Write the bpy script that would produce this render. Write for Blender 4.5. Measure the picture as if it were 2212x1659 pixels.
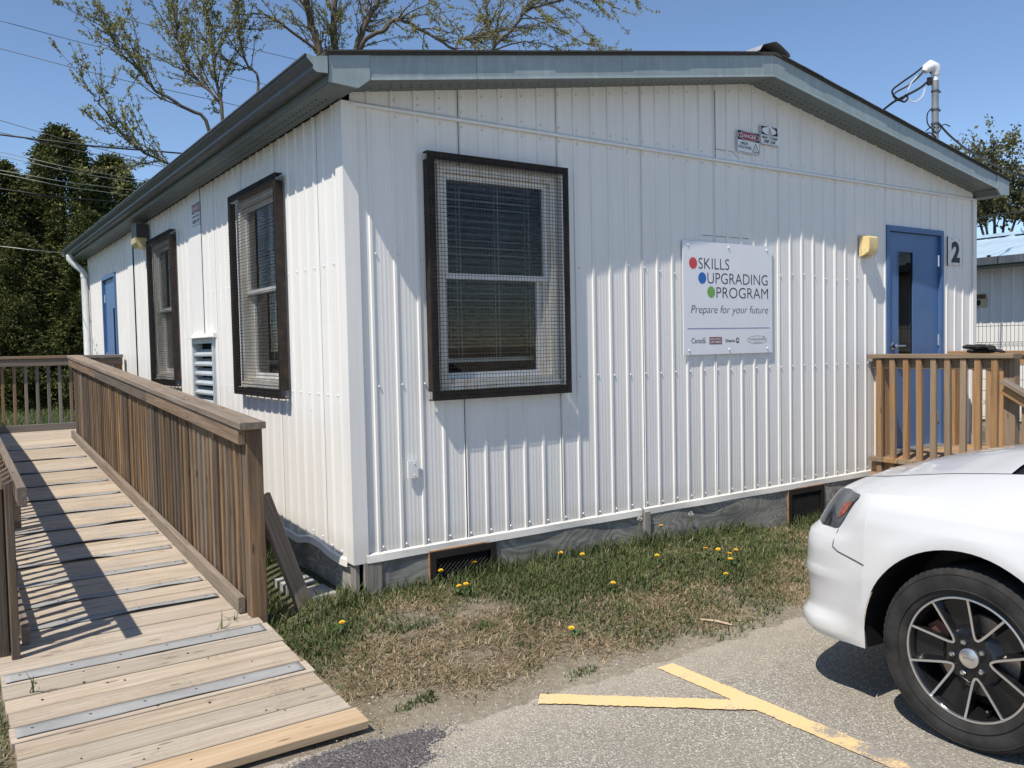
import bpy, math, random
import numpy as np
from mathutils import Vector, Matrix, noise
random.seed(7); rng = np.random.default_rng(11)
for _o in list(bpy.data.objects): bpy.data.objects.remove(_o)
sc = bpy.context.scene
COL = sc.collection

# ------------------------------------------------------------------ camera
CAM = Vector((-1.993, -4.570, 1.624))
YAW, PITCH, ROLL = 0.5992, -0.0449, -0.0205
fwd = Vector((math.sin(YAW)*math.cos(PITCH), math.cos(YAW)*math.cos(PITCH), math.sin(PITCH)))
rgt = Vector((math.cos(YAW), -math.sin(YAW), 0)); upv = rgt.cross(fwd)
RR = math.cos(ROLL)*rgt + math.sin(ROLL)*upv; UU = -math.sin(ROLL)*rgt + math.cos(ROLL)*upv
cd = bpy.data.cameras.new('camera'); cam = bpy.data.objects.new('camera', cd); COL.objects.link(cam)
cd.sensor_width = 36; cd.lens = 36*1834.86/2212; cd.clip_end = 3000; cd.clip_start = .05
cam.matrix_world = Matrix(((RR.x, UU.x, -fwd.x, CAM.x), (RR.y, UU.y, -fwd.y, CAM.y), (RR.z, UU.z, -fwd.z, CAM.z), (0, 0, 0, 1)))
sc.camera = cam

# ------------------------------------------------------------------ sky, sun, exposure
SUN = Vector((-.60, -.22, 1.0)).normalized()
w = bpy.data.worlds.new('World'); sc.world = w; w.use_nodes = True
nt = w.node_tree; bgn = nt.nodes['Background']
sky = nt.nodes.new('ShaderNodeTexSky'); sky.sky_type = 'NISHITA'; sky.sun_disc = False
sky.sun_elevation = math.asin(SUN.z); sky.sun_rotation = math.atan2(SUN.x, SUN.y)
sky.altitude = 300; sky.air_density = .85; sky.dust_density = .05; sky.ozone_density = 3.2
nt.links.new(sky.outputs[0], bgn.inputs[0]); bgn.inputs[1].default_value = .102
ld = bpy.data.lights.new('sun', 'SUN'); ld.energy = 3.6; ld.angle = math.radians(.53); ld.color = (1, .93, .83)
sun = bpy.data.objects.new('sun', ld); COL.objects.link(sun)
sun.rotation_euler = SUN.to_track_quat('Z', 'Y').to_euler(); sun.location = (-20, -8, 30)
sc.view_settings.view_transform = 'Standard'; sc.view_settings.look = 'None'
sc.view_settings.exposure = 0.63; sc.view_settings.gamma = 1
sc.cycles.use_denoising = True

# ------------------------------------------------------------------ helpers
WM = {}
def mk(name, mesh, mat=None, parent=None, M=None, label=None, cat=None, group=None, kind=None):
    M = M.copy() if M is not None else Matrix()
    o = bpy.data.objects.new(name, mesh); COL.objects.link(o)
    if mesh is not None and mat is not None and len(mesh.materials) == 0: mesh.materials.append(mat)
    if parent is not None:
        o.parent = parent; o.matrix_parent_inverse = WM[parent.name].inverted()
    o.matrix_basis = M; WM[o.name] = M
    if label: o['label'] = label
    if cat: o['category'] = cat
    if group: o['group'] = group
    if kind: o['kind'] = kind
    return o
def thing(name, loc, label, cat, group=None):
    o = mk(name, None, None, None, Matrix.Translation(loc), label, cat, group); o.empty_display_size = .1
    return o
def T(x, y, z): return Matrix.Translation((x, y, z))

class MB:
    def __init__(s): s.v = []; s.f = []; s.m = []; s.mi = 0
    def add(s, vs, fs):
        b = len(s.v); s.v += [tuple(p) for p in vs]
        for f in fs: s.f.append(tuple(b+i for i in f)); s.m.append(s.mi)
    def box(s, x0, x1, y0, y1, z0, z1, M=None):
        vs = [Vector((x, y, z)) for z in (z0, z1) for y in (y0, y1) for x in (x0, x1)]
        if M is not None: vs = [M @ p for p in vs]
        s.add(vs, [(0, 2, 3, 1), (4, 5, 7, 6), (0, 1, 5, 4), (2, 6, 7, 3), (0, 4, 6, 2), (1, 3, 7, 5)])
    def quad(s, a, b, c, d): s.add([a, b, c, d], [(0, 1, 2, 3)])
    def tube(s, pts, r, n=6, cap=True):
        pts = [Vector(p) for p in pts]; rs = r if isinstance(r, (list, tuple)) else [r]*len(pts)
        vs = []; prev = None
        for i, p in enumerate(pts):
            d = (pts[min(i+1, len(pts)-1)] - pts[max(i-1, 0)])
            d = d.normalized() if d.length > 1e-9 else Vector((0, 0, 1))
            if prev is None: a = d.cross(Vector((0, 0, 1)) if abs(d.z) < .9 else Vector((1, 0, 0))).normalized()
            else:
                a = prev - d*prev.dot(d); a = a.normalized() if a.length > 1e-6 else d.orthogonal().normalized()
            prev = a; b = d.cross(a)
            for k in range(n):
                t = 2*math.pi*k/n; vs.append(p + (a*math.cos(t) + b*math.sin(t))*rs[i])
        fs = []
        for i in range(len(pts)-1):
            for k in range(n):
                k2 = (k+1) % n; fs.append((i*n+k, i*n+k2, (i+1)*n+k2, (i+1)*n+k))
        if cap: fs.append(tuple(range(n-1, -1, -1))); fs.append(tuple((len(pts)-1)*n+k for k in range(n)))
        s.add(vs, fs)
    def lathe(s, prof, n=24, M=None, closed=False):
        vs = []
        for (r, h) in prof:
            for k in range(n):
                t = 2*math.pi*k/n; vs.append(Vector((r*math.cos(t), r*math.sin(t), h)))
        if M is not None: vs = [M @ p for p in vs]
        fs = []; m = len(prof)
        for i in range(m if closed else m-1):
            j = (i+1) % m
            for k in range(n):
                k2 = (k+1) % n; fs.append((i*n+k, i*n+k2, j*n+k2, j*n+k))
        s.add(vs, fs)
    def prism(s, poly, h0, h1, M=None):
        n = len(poly); vs = [Vector((p[0], p[1], h0)) for p in poly] + [Vector((p[0], p[1], h1)) for p in poly]
        if M is not None: vs = [M @ p for p in vs]
        s.add(vs, [tuple(range(n-1, -1, -1)), tuple(range(n, 2*n))] + [(i, (i+1) % n, n+(i+1) % n, n+i) for i in range(n)])
    def mesh(s, name='m', smooth=None, mats=None):
        me = bpy.data.meshes.new(name); me.from_pydata(s.v, [], s.f)
        if mats:
            for m in mats: me.materials.append(m)
            me.polygons.foreach_set('material_index', s.m)
        me.update()
        if smooth is not None:
            me.polygons.foreach_set('use_smooth', [True]*len(me.polygons))
            me.set_sharp_from_angle(angle=math.radians(smooth))
        return me
def part(name, mb, mat, parent, smooth=None, **k): return mk(name, mb.mesh(name, smooth), mat, parent, **k)
def boxpart(name, parent, mat, *b, **k):
    mb = MB(); mb.box(*b); return part(name, mb, mat, parent, **k)

_pl = {}
def plank_mesh(L, wd, t, c=.004, top=0.0):
    key = (round(L, 3), round(wd, 3), round(t, 3), c, top)
    if key in _pl: return _pl[key]
    a, b = wd/2, t/2
    sec = [(-a, -b+c), (-a+c, -b), (a-c, -b), (a, -b+c), (a, b-c), (a-c, b), (-a+c, b), (-a, b-c)]
    vs = []
    for i, x in enumerate((-L/2, L/2)):
        for (y, z) in sec:
            xx = x
            if i == 1 and top: xx = x - top*(z+b)/t          # angled end cut
            vs.append((xx, y, z))
    fs = [tuple(range(7, -1, -1)), tuple(range(8, 16))] + [(k, (k+1) % 8, 8+(k+1) % 8, 8+k) for k in range(8)]
    mb = MB(); mb.add(vs, fs); _pl[key] = mb.mesh('plank'); return _pl[key]
def plank(parent, name, p0, p1, wd, t, nrm, mat, top=0.0, **k):
    p0, p1 = Vector(p0), Vector(p1); X = (p1-p0); L = X.length; X = X/L
    Z = Vector(nrm); Z = (Z - X*Z.dot(X)).normalized(); Y = Z.cross(X)
    c = (p0+p1)/2
    M = Matrix(((X.x, Y.x, Z.x, c.x), (X.y, Y.y, Z.y, c.y), (X.z, Y.z, Z.z, c.z), (0, 0, 0, 1)))
    me = plank_mesh(L, wd, t, top=top)
    key = (me.name, mat.name)
    if key not in _pl:
        _pl[key] = me if len(me.materials) == 0 else me.copy()
        if len(_pl[key].materials) == 0: _pl[key].materials.append(mat)
        else: _pl[key].materials[0] = mat
    return mk(name, _pl[key], None, parent, M, **k)

# ------------------------------------------------------------------ materials
class NT:
    def __init__(s, name):
        s.m = bpy.data.materials.new(name); s.m.use_nodes = True; s.t = s.m.node_tree
        s.b = s.t.nodes['Principled BSDF']
    def n(s, typ, **k):
        nd = s.t.nodes.new('ShaderNode'+typ)
        for a, v in k.items():
            if a.startswith('i_'): nd.inputs[a[2:].replace('_', ' ')].default_value = v
            else: setattr(nd, a, v)
        return nd
    def l(s, a, b): s.t.links.new(a, b)
    def ramp(s, fac, stops):
        r = s.n('ValToRGB'); e = r.color_ramp.elements
        while len(e) < len(stops): e.new(.5)
        for el, (p, c) in zip(e, stops): el.position = p; el.color = (c[0], c[1], c[2], 1) if not isinstance(c, (int, float)) else (c, c, c, 1)
        s.l(fac, r.inputs[0]); return r.outputs[0]
    def mix(s, fac, a, b, typ='MIX'):
        m = s.n('Mix', data_type='RGBA', blend_type=typ)
        for sock, v in ((m.inputs[0], fac), (m.inputs[6], a), (m.inputs[7], b)):
            if hasattr(v, 'is_linked'): s.l(v, sock)
            elif isinstance(v, (int, float)): sock.default_value = v
            else: sock.default_value = (*v, 1)
        return m.outputs[2]
    def math(s, op, a, b=0.0, c=None):
        m = s.n('Math', operation=op)
        for i, v in enumerate((a, b) if c is None else (a, b, c)):
            if hasattr(v, 'is_linked'): s.l(v, m.inputs[i])
            else: m.inputs[i].default_value = v
        return m.outputs[0]
    def coord(s, scale=(1, 1, 1), which='Object', rand=0, loc=None):
        c = s.n('TexCoord').outputs[which]
        if rand:
            oi = s.n('ObjectInfo'); v = s.n('VectorMath', operation='SCALE'); v.inputs[0].default_value = (rand, rand*.7, rand*1.3)
            s.l(oi.outputs['Random'], v.inputs['Scale']); a = s.n('VectorMath', operation='ADD')
            s.l(c, a.inputs[0]); s.l(v.outputs[0], a.inputs[1]); c = a.outputs[0]
        mp = s.n('Mapping'); mp.inputs['Scale'].default_value = scale; s.l(c, mp.inputs[0]); return mp.outputs[0]
    def noise(s, vec, scale, detail=4, rough=.55, dist=0.0):
        nd = s.n('TexNoise'); s.l(vec, nd.inputs['Vector'])
        nd.inputs['Scale'].default_value = scale; nd.inputs['Detail'].default_value = detail
        nd.inputs['Roughness'].default_value = rough; nd.inputs['Distortion'].default_value = dist
        return nd.outputs['Fac']
    def voro(s, vec, scale, feature='F1', out='Distance', rnd=1.0):
        nd = s.n('TexVoronoi', feature=feature); s.l(vec, nd.inputs['Vector']); nd.inputs['Scale'].default_value = scale
        nd.inputs['Randomness'].default_value = rnd
        return nd.outputs[out]
    def rand(s): return s.n('ObjectInfo').outputs['Random']
    def base(s, c): s.l(c, s.b.inputs['Base Color']) if hasattr(c, 'is_linked') else setattr(s.b.inputs['Base Color'], 'default_value', (*c, 1))
    def set(s, rough=.5, metal=0.0, spec=None):
        if hasattr(rough, 'is_linked'): s.l(rough, s.b.inputs['Roughness'])
        else: s.b.inputs['Roughness'].default_value = rough
        s.b.inputs['Metallic'].default_value = metal
        if spec is not None: s.b.inputs['Specular IOR Level'].default_value = spec
    def bump(s, h, strength=.3, dist=.01):
        b = s.n('Bump'); b.inputs['Strength'].default_value = strength; b.inputs['Distance'].default_value = dist
        s.l(h, b.inputs['Height']); s.l(b.outputs[0], s.b.inputs['Normal'])
def plain(name, col, rough=.5, metal=0.0, var=.06, scale=8, spec=None):
    m = NT(name); v = m.coord(rand=5); f = m.noise(v, scale, 5, .6)
    lo = tuple(c*(1-var*2) for c in col); hi = tuple(min(1, c*(1+var*2)) for c in col)
    m.base(m.ramp(f, [(.3, lo), (.7, hi)])); m.set(rough, metal, spec); return m.m
def wood(name, cols, greys, grey_amt=(.25, .75), rough=.8, streak=.55, bump=.35, knot=(.05, .03, .02), fine=1.0, dirt=None, hilo=(.72, 1.18)):
    """long axis is local X; every board its own offset and tone"""
    m = NT(name)
    v1 = m.coord((1.1, 26*fine, 26*fine), rand=37); v2 = m.coord((3, 110*fine, 110*fine), rand=91); v3 = m.coord((1, 3.5, 3.5), rand=13)
    g1 = m.noise(v1, 1.6, 6, .62, .4); g2 = m.noise(v2, 1.0, 3, .7); big = m.noise(v3, 2.2, 3, .6)
    c = m.ramp(g1, [(.28, cols[0]), (.5, cols[1]), (.72, cols[2])])
    gr = m.ramp(g1, [(.3, greys[0]), (.7, greys[1])])
    ga = m.math('ADD', m.math('MULTIPLY', m.rand(), .9), m.math('MULTIPLY', big, .7))
    c = m.mix(m.ramp(ga, [(grey_amt[0], 0.0), (grey_amt[1]+.3, 1.0)]), c, gr)
    c = m.mix(streak, c, m.ramp(g2, [(.3, (.45, .42, .4)), (.62, (1, 1, 1))]), 'MULTIPLY')
    oi = m.rand(); tv = m.ramp(m.math('FRACT', m.math('MULTIPLY', oi, 7.31)), [(0, hilo[0]), (1, hilo[1])])
    c = m.mix(1.0, c, tv, 'MULTIPLY')
    vk = m.coord((2.2, 9, 9), rand=51); kd = m.voro(vk, 1.35); kn = m.ramp(kd, [(.0, 1.0), (.07, .9), (.12, 0.0)])
    c = m.mix(m.math('MULTIPLY', kn, .75), c, knot)
    if dirt:
        d = m.noise(m.coord((1, 1, 1), rand=3), 3.5, 5, .65); d2 = m.noise(m.coord((1, 1, 1), rand=9), 60, 3, .6)
        f = m.math('MULTIPLY', m.ramp(d, [(.5, 0.0), (.75, 1.0)]), m.ramp(d2, [(.4, 0.0), (.6, 1.0)]))
        c = m.mix(m.math('MULTIPLY', f, .55), c, dirt)
    m.base(c); m.set(rough, 0, .25)
    m.bump(m.math('ADD', m.math('MULTIPLY', g2, .6), g1), bump, .006); return m.m

M_deck = wood('deck_wood', [(.39, .305, .217), (.49, .40, .297), (.58, .49, .382)], [(.42, .355, .278), (.53, .46, .372)], (.3, .9), streak=.5, bump=.5, dirt=(.16, .13, .10), hilo=(.84, 1.08), knot=(.17, .11, .07))
M_deckend = wood('deck_wood_new', [(.40, .28, .165), (.50, .37, .235), (.57, .435, .29)], [(.46, .365, .26), (.5, .4, .29)], (.9, 1.2), streak=.25, bump=.3, knot=(.14, .08, .04), hilo=(.92, 1.05))
M_slat = wood('weathered_slat_wood', [(.10, .058, .029), (.225, .135, .065), (.39, .24, .115)], [(.11, .085, .064), (.21, .168, .128)], (.4, 1.0), streak=.75, bump=.7, hilo=(.6, 1.4))
M_rail = wood('weathered_rail_wood', [(.15, .098, .06), (.24, .16, .10), (.31, .215, .14)], [(.14, .11, .085), (.23, .185, .143)], (.35, .9), streak=.6, bump=.6, hilo=(.8, 1.2))
M_cap = wood('weathered_cap_wood', [(.18, .135, .098), (.27, .21, .155), (.36, .285, .215)], [(.17, .14, .115), (.29, .24, .19)], (.3, .9), streak=.5, bump=.6, hilo=(.85, 1.15))
M_post = wood('post_wood', [(.15, .088, .045), (.27, .16, .08), (.35, .215, .115)], [(.13, .095, .07), (.2, .16, .12)], (.75, 1.3), streak=.5, bump=.5, hilo=(.9, 1.1))
M_porch = wood('porch_wood', [(.25, .14, .064), (.37, .22, .108), (.45, .29, .152)], [(.23, .165, .11), (.32, .245, .168)], (.8, 1.45), streak=.3, bump=.35, knot=(.12, .06, .03), hilo=(.82, 1.12))
M_back = wood('landing_rail_wood', [(.2, .125, .07), (.28, .18, .105), (.34, .225, .14)], [(.17, .15, .135), (.25, .225, .205)], (.35, .95), streak=.3, bump=.3, hilo=(.85, 1.1))
M_grey = wood('grey_weathered_wood', [(.20, .18, .15), (.28, .255, .215), (.34, .31, .26)], [(.2, .19, .17), (.3, .28, .25)], (.2, .8), streak=.6, bump=.6)
M_skirt = NT('weathered_plywood')
def _skirt(m):
    v = m.coord((1.0, 1.0, 2.6)); n0 = m.noise(v, 2.6, 3, .5)
    big = m.noise(m.coord((1.0, 1.0, 1.7)), 1.9, 1.5, .45, .6)
    rings = m.math('MULTIPLY_ADD', m.math('SINE', m.math('MULTIPLY', big, 125.0)), .5, .5)
    c = m.ramp(m.math('ADD', m.math('MULTIPLY', rings, .45), m.math('MULTIPLY', m.noise(v, 22, 4, .6), .55)), [(.2, (.215, .207, .18)), (.55, (.315, .303, .267)), (.85, (.385, .37, .325))])
    st = m.noise(m.coord((2, 2, 30)), 2, 4, .6); c = m.mix(.6, c, m.ramp(st, [(.3, (.55, .55, .55)), (.65, (1, 1, 1))]), 'MULTIPLY')
    c = m.mix(m.ramp(n0, [(.44, 0.0), (.68, .8)]), c, (.11, .107, .10))
    kd = m.voro(m.coord((1, 1, 1)), 3.3); c = m.mix(m.ramp(kd, [(.05, .85), (.1, 0.0)]), c, (.05, .05, .05))
    m.base(c); m.set(.9, 0, .2); m.bump(rings, .2, .003); return m.m
M_skirt = _skirt(M_skirt)
def _siding():
    m = NT('white_steel_siding'); v = m.coord((1, 1, .22)); f = m.noise(v, 5, 6, .6); f2 = m.noise(m.coord((14, 14, .5)), 2.2, 4, .6)
    c = m.ramp(f, [(.3, (.745, .73, .695)), (.7, (.795, .78, .745))])
    c = m.mix(.18, c, m.ramp(f2, [(.35, (.72, .70, .66)), (.6, (1, 1, 1))]), 'MULTIPLY')
    sp = m.voro(m.coord((1, 1, 1)), 2.1); c = m.mix(m.ramp(sp, [(.012, .5), (.03, 0.0)]), c, (.45, .36, .28))
    # grime washed up from the soil along the bottom edge
    z = m.n('SeparateXYZ'); m.l(m.n('NewGeometry').outputs['Position'], z.inputs[0])
    lo = m.ramp(m.math('SUBTRACT', z.outputs[2], m.math('MULTIPLY', f2, .16)), [(.36, .5), (.47, 0.0)])
    c = m.mix(m.math('MULTIPLY', lo, f), c, (.42, .38, .30))
    m.base(c); m.set(m.ramp(f, [(.3, .36), (.7, .5)]), 0, .4); m.bump(m.noise(m.coord((1, 1, .5)), 9, 3, .5), .12, .006); return m.m
M_siding = _siding()
def _trimblue(name, a, b, chalk=.35):
    m = NT(name); f = m.noise(m.coord((.4, 2.5, 1)), 5, 6, .65); c = m.ramp(f, [(.3, a), (.7, b)])
    s = m.noise(m.coord((5, 5, .8)), 4, 4, .6); c = m.mix(m.math('MULTIPLY', m.ramp(s, [(.5, 0.0), (.8, 1.0)]), chalk), c, (.52, .56, .56))
    m.base(c); m.set(m.ramp(f, [(.3, .35), (.7, .55)]), 0, .4); return m.m
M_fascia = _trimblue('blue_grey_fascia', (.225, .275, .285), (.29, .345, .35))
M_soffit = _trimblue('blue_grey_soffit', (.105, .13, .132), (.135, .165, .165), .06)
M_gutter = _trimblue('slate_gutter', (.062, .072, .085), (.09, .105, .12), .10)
M_dark = plain('dark_gap', (.012, .012, .013), .9, spec=.1)
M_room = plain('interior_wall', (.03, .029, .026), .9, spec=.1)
M_white = plain('white_vinyl', (.72, .72, .70), .4, var=.03)
M_whitepipe = plain('white_painted_metal', (.70, .71, .70), .4, var=.05)
def _rustwhite():
    m = NT('stained_vinyl_frame'); f = m.noise(m.coord((6, 6, 1.2)), 3, 5, .65)
    m.base(m.ramp(f, [(.48, (.68, .66, .61)), (.64, (.60, .52, .40)), (.76, (.44, .25, .10))])); m.set(.5, 0, .3); return m.m
M_stained = _rustwhite()
def _guard():
    m = NT('rusty_brown_angle_iron'); f = m.noise(m.coord((3, 3, 3), rand=9), 5, 6, .7)
    m.base(m.ramp(f, [(.38, (.018, .014, .012)), (.56, (.035, .025, .019)), (.72, (.10, .042, .02))])); m.set(.6, .2, .4); m.bump(f, .2, .004); return m.m
M_guard = _guard()
M_wire = plain('mesh_wire', (.016, .013, .011), .6, .4)
def _glass(name='window_glass', tint=(.88, .91, .90, 1), k=1.3):
    m = NT(name); t = m.t; t.nodes.remove(m.b); out = t.nodes['Material Output']
    fr = m.n('Fresnel', i_IOR=1.52); gl = m.n('BsdfGlossy'); gl.inputs['Roughness'].default_value = .015; gl.inputs['Color'].default_value = (.90, .90, .88, 1)
    tr = m.n('BsdfTransparent'); tr.inputs['Color'].default_value = tint; mx = m.n('MixShader')
    m.l(m.math('MINIMUM', m.math('MULTIPLY', fr.outputs[0], k), 1.0), mx.inputs[0]); m.l(tr.outputs[0], mx.inputs[1]); m.l(gl.outputs[0], mx.inputs[2]); m.l(mx.outputs[0], out.inputs[0]); return m.m
M_glass = _glass(); M_doorglass = _glass('dimmed_door_glass', (.25, .26, .26, 1), .55)  # door pane darkened and its reflection cut, in place of dark reflected surroundings
M_blind = plain('blind_slat_vinyl', (.75, .75, .70), .5, var=.03)
M_blue = plain('blue_door_paint', (.07, .145, .30), .42, var=.05, scale=3)
M_bluef = plain('blue_frame_paint', (.06, .13, .28), .45, var=.05, scale=3)
M_chrome = plain('satin_steel', (.62, .62, .62), .25, 1.0, .04)
M_alu = plain('aluminium', (.5, .51, .52), .4, .8, .08)
M_black = plain('black_print', (.012, .012, .013), .5, var=0)
M_signw = plain('white_sign_panel', (.72, .725, .76), .35, var=.01)
M_signwb = plain('white_tin_sign', (.74, .75, .75), .4, var=.03)
M_red = plain('red_print', (.56, .05, .06), .4, var=0); M_bluep = plain('blue_print', (.02, .12, .42), .4, var=0); M_greenp = plain('green_print', (.16, .36, .07), .4, var=0)
M_navy = plain('navy_line_print', (.05, .09, .30), .4, var=0); M_maroon = plain('maroon_print', (.16, .012, .04), .4, var=0); M_greyp = plain('grey_print', (.16, .16, .17), .4, var=0); M_danger = plain('danger_red_print', (.27, .006, .016), .4, var=.03)
M_yellowlens = plain('yellowed_lamp_lens', (.74, .57, .27), .35, var=.08, scale=12)
M_lampbody = plain('bronze_lamp_box', (.05, .05, .045), .5)
M_roof = plain('asphalt_shingle', (.05, .047, .042), .95, var=.2, scale=40)
M_vent = plain('rusty_vent_frame', (.014, .011, .009), .7, .1, .3)
M_louver = plain('grey_louver_paint', (.44, .48, .50), .45, .1, .05)

def rib_profile(u0, u1):
    P = 0.1524; out = [(u0, 0.0)]
    k = math.floor(u0/P) - 1
    pts = []
    for i in range(k, int(u1/P)+3):
        c = i*P
        pts += [(c-.0125, 0), (c-.008, .0098), (c+.008, .0098), (c+.0125, 0)]
        for q in (.034, .0605, .087, .1135):
            pts += [(c+q-.009, 0.0), (c+q, .0008), (c+q+.009, 0.0)]
    for u, d in sorted(pts):
        if u0 < u < u1: out.append((u, d))
    out.append((u1, 0.0)); return out
def flat_profile(u0, u1): 
    n = max(1, int((u1-u0)/.3)); return [(u0+(u1-u0)*i/n, 0) for i in range(n+1)]
def sheet(prof, zb, zt, pos, opens=(), mb=None):
    """columns of a wall sheet; opens = [(u0,u1,z0,z1)] left out"""
    us = dict()
    for u, d in prof: us[round(u, 5)] = d
    keys = sorted(us)
    for (a, b, c, e) in opens:
        for q in (a, b):
            if keys[0] < q < keys[-1] and round(q, 5) not in us:
                i = max(j for j in range(len(keys)) if keys[j] < q); t = (q-keys[i])/(keys[i+1]-keys[i])
                us[round(q, 5)] = us[keys[i]]*(1-t)+us[keys[i+1]]*t; keys = sorted(us)
    mb = mb or MB()
    for a, b in zip(keys[:-1], keys[1:]):
        mid = (a+b)/2; segs = [(zb, zt)]
        for (o0, o1, c, e) in opens:
            if o0 <= mid <= o1:
                ns = []
                for s0, s1 in segs:
                    ns += [(s0, lambda u, c=c: c), (lambda u, e=e: e, s1)]
                segs = ns
        for s0, s1 in segs:
            q = [s0(a), s0(b), s1(b), s1(a)]
            if q[3]-q[0] < .002 and q[2]-q[1] < .002: continue
            mb.quad(pos(a, us[a], q[0]), pos(b, us[b], q[1]), pos(b, us[b], max(q[2], q[1])), pos(a, us[a], max(q[3], q[0])))
    return mb

# ------------------------------------------------------------------ ground, pavement, markings
def sstep(a, b, x):
    t = min(1, max(0, (x-a)/(b-a))); return t*t*(3-2*t)
def edge_y(x): return -1.47 + .05*noise.noise(Vector((x*1.7, 3.1, 0))) + .035*noise.noise(Vector((x*6, 9.1, 0))) + .028*noise.noise(Vector((x*15, 2.1, 0))) + .02*noise.noise(Vector((x*41, 5.1, 0))) + (.10*sstep(-.2, -.8, x))
def gh(x, y):
    if x >= 0: h0 = .175 - .012*x - .075*sstep(2.2, 4.2, x) - .03*sstep(4, 7, x)
    else: h0 = .175 - .11*sstep(0, -.55, x)
    h0 = max(h0, .02)
    a = sstep(-1.5, -.1, y) * (1 - sstep(9, 14, y)) * sstep(-4, -2, x) * (1-sstep(8, 11, x))
    return h0*a + (.012*noise.noise(Vector((x*2.3, y*2.3, 0))) + .006*noise.noise(Vector((x*8, y*8, 2))))*sstep(-1.55, -1.2, y)*sstep(25, 15, abs(x))*sstep(35, 25, abs(y)) - .004
def M_groundf():
    m = NT('soil_and_dry_grass'); P = m.n('TexCoord').outputs['Object']
    n1 = m.noise(P, 1.3, 6, .65); n2 = m.noise(P, 28, 5, .7); n3 = m.noise(P, 140, 3, .7)
    c = m.ramp(n2, [(.3, (.16, .128, .085)), (.5, (.27, .222, .152)), (.7, (.36, .305, .22))])
    c = m.mix(m.ramp(n3, [(.35, .6), (.6, 0.0)]), c, (.085, .068, .045))
    c = m.mix(m.ramp(n1, [(.5, 0.0), (.62, .55)]), c, (.24, .215, .18))
    z = m.n('SeparateXYZ'); m.l(P, z.inputs[0])
    gr = m.ramp(m.math('ADD', m.math('MULTIPLY', z.outputs[1], .6), n1), [(.45, 0.0), (.75, .8)])
    c = m.mix(gr, c, (.06, .075, .03))
    far = m.ramp(m.math('MULTIPLY', z.outputs[1], .1), [(.7, 0.0), (.95, 1.0)]); c = m.mix(far, c, m.ramp(n2, [(.3, (.035, .06, .018)), (.7, (.07, .11, .035))]))
    sand = m.ramp(m.math('ADD', m.math('ADD', z.outputs[1], 1.9), m.math('MULTIPLY', m.math('SUBTRACT', n1, .5), .9)), [(.42, .85), (.78, 0.0)]); c = m.mix(sand, c, m.ramp(n2, [(.3, (.27, .235, .18)), (.7, (.40, .36, .285))]))
    st = m.voro(P, 55); stc = m.voro(P, 55, out='Color'); sr = m.n('SeparateColor'); m.l(stc, sr.inputs[0])
    sm = m.math('MULTIPLY', m.ramp(st, [(.22, 1.0), (.3, 0.0)]), m.ramp(sr.outputs[0], [(.86, 0.0), (.88, 1.0)])); c = m.mix(sm, c, (.42, .40, .37))
    m.base(c); m.set(.95, 0, .15); m.bump(m.math('ADD', n2, n3), .7, .02); return m.m
def lin(a, b, n): return [a+(b-a)*i/n for i in range(n)]
gx = [-900, -300, -100, -40, -20, -12, -8] + lin(-5, 9, 140) + [9, 10, 12, 14, 20, 40, 100, 300, 900]
gy = [-900, -300, -100, -40, -20, -10, -6, -4, -3] + lin(-2.2, 1, 50) + lin(1, 10, 45) + [10, 12, 15, 20, 27, 40, 60, 100, 300, 900]
mb = MB(); nx = len(gx)
mb.v = [(x, y, gh(x, y)) for y in gy for x in gx]
mb.f = [(j*nx+i, j*nx+i+1, (j+1)*nx+i+1, (j+1)*nx+i) for j in range(len(gy)-1) for i in range(nx-1)]; mb.m = [0]*len(mb.f)
M_ground = M_groundf()
mk('ground', mb.mesh('ground', 60), M_ground, kind='structure')

def M_asphaltf(name, k=1.0, patch=False):
    m = NT(name); P = m.n('TexCoord').outputs['Object']
    n1 = m.noise(P, .9, 5, .6); n2 = m.noise(P, 7, 5, .65); n3 = m.noise(P, 300, 2, .6)
    vc = m.voro(P, 150 if not patch else 95, out='Color'); vd = m.voro(P, 150 if not patch else 95); s = m.n('SeparateColor'); m.l(vc, s.inputs[0])
    agg = m.ramp(s.outputs[0], [(0, (.085*k, .077*k, .065*k)), (.45, (.155*k, .142*k, .119*k)), (.8, (.20*k, .186*k, .158*k)), (1, (.36*k, .34*k, .295*k))])
    binder = (.11*k, .10*k, .083*k)
    c = m.mix(m.ramp(vd, [(.45, 0.0), (.75, .85)]), agg, binder)
    c = m.mix(m.ramp(n3, [(.4, .35), (.62, 0.0)]), c, (.06*k, .055*k, .047*k))
    if not patch:
        z = m.n('SeparateXYZ'); m.l(P, z.inputs[0])
        # tyre-darkened strip and paler dusty strip along the verge
        dust = m.ramp(m.math('ADD', z.outputs[1], m.math('MULTIPLY', n2, .5)), [(-.1, 0.0), (0, 0.0)])
        d = m.math('ADD', m.math('ADD', z.outputs[1], 2.1), m.math('MULTIPLY', m.math('SUBTRACT', n2, .5), .9))
        c = m.mix(m.math('MULTIPLY', m.ramp(d, [(.12, 0.0), (.72, 1.0)]), .62), c, (.44, .39, .31))
        c = m.mix(m.math('MULTIPLY', m.ramp(n1, [(.46, 0.0), (.62, 1.0)]), .35), c, (.27, .245, .205))
        c = m.mix(m.math('MULTIPLY', m.ramp(n2, [(.55, 0.0), (.75, 1.0)]), .3), c, (.46, .42, .35))
    if patch: c = m.mix(1.0, c, (.86, .84, .98), 'MULTIPLY')
    m.base(c); m.set(.9, 0, .25); m.bump(m.math('ADD', m.math('MULTIPLY', vd, -1.0), m.math('MULTIPLY', n3, .5)), .55 if not patch else .9, .012); return m.m
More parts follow.
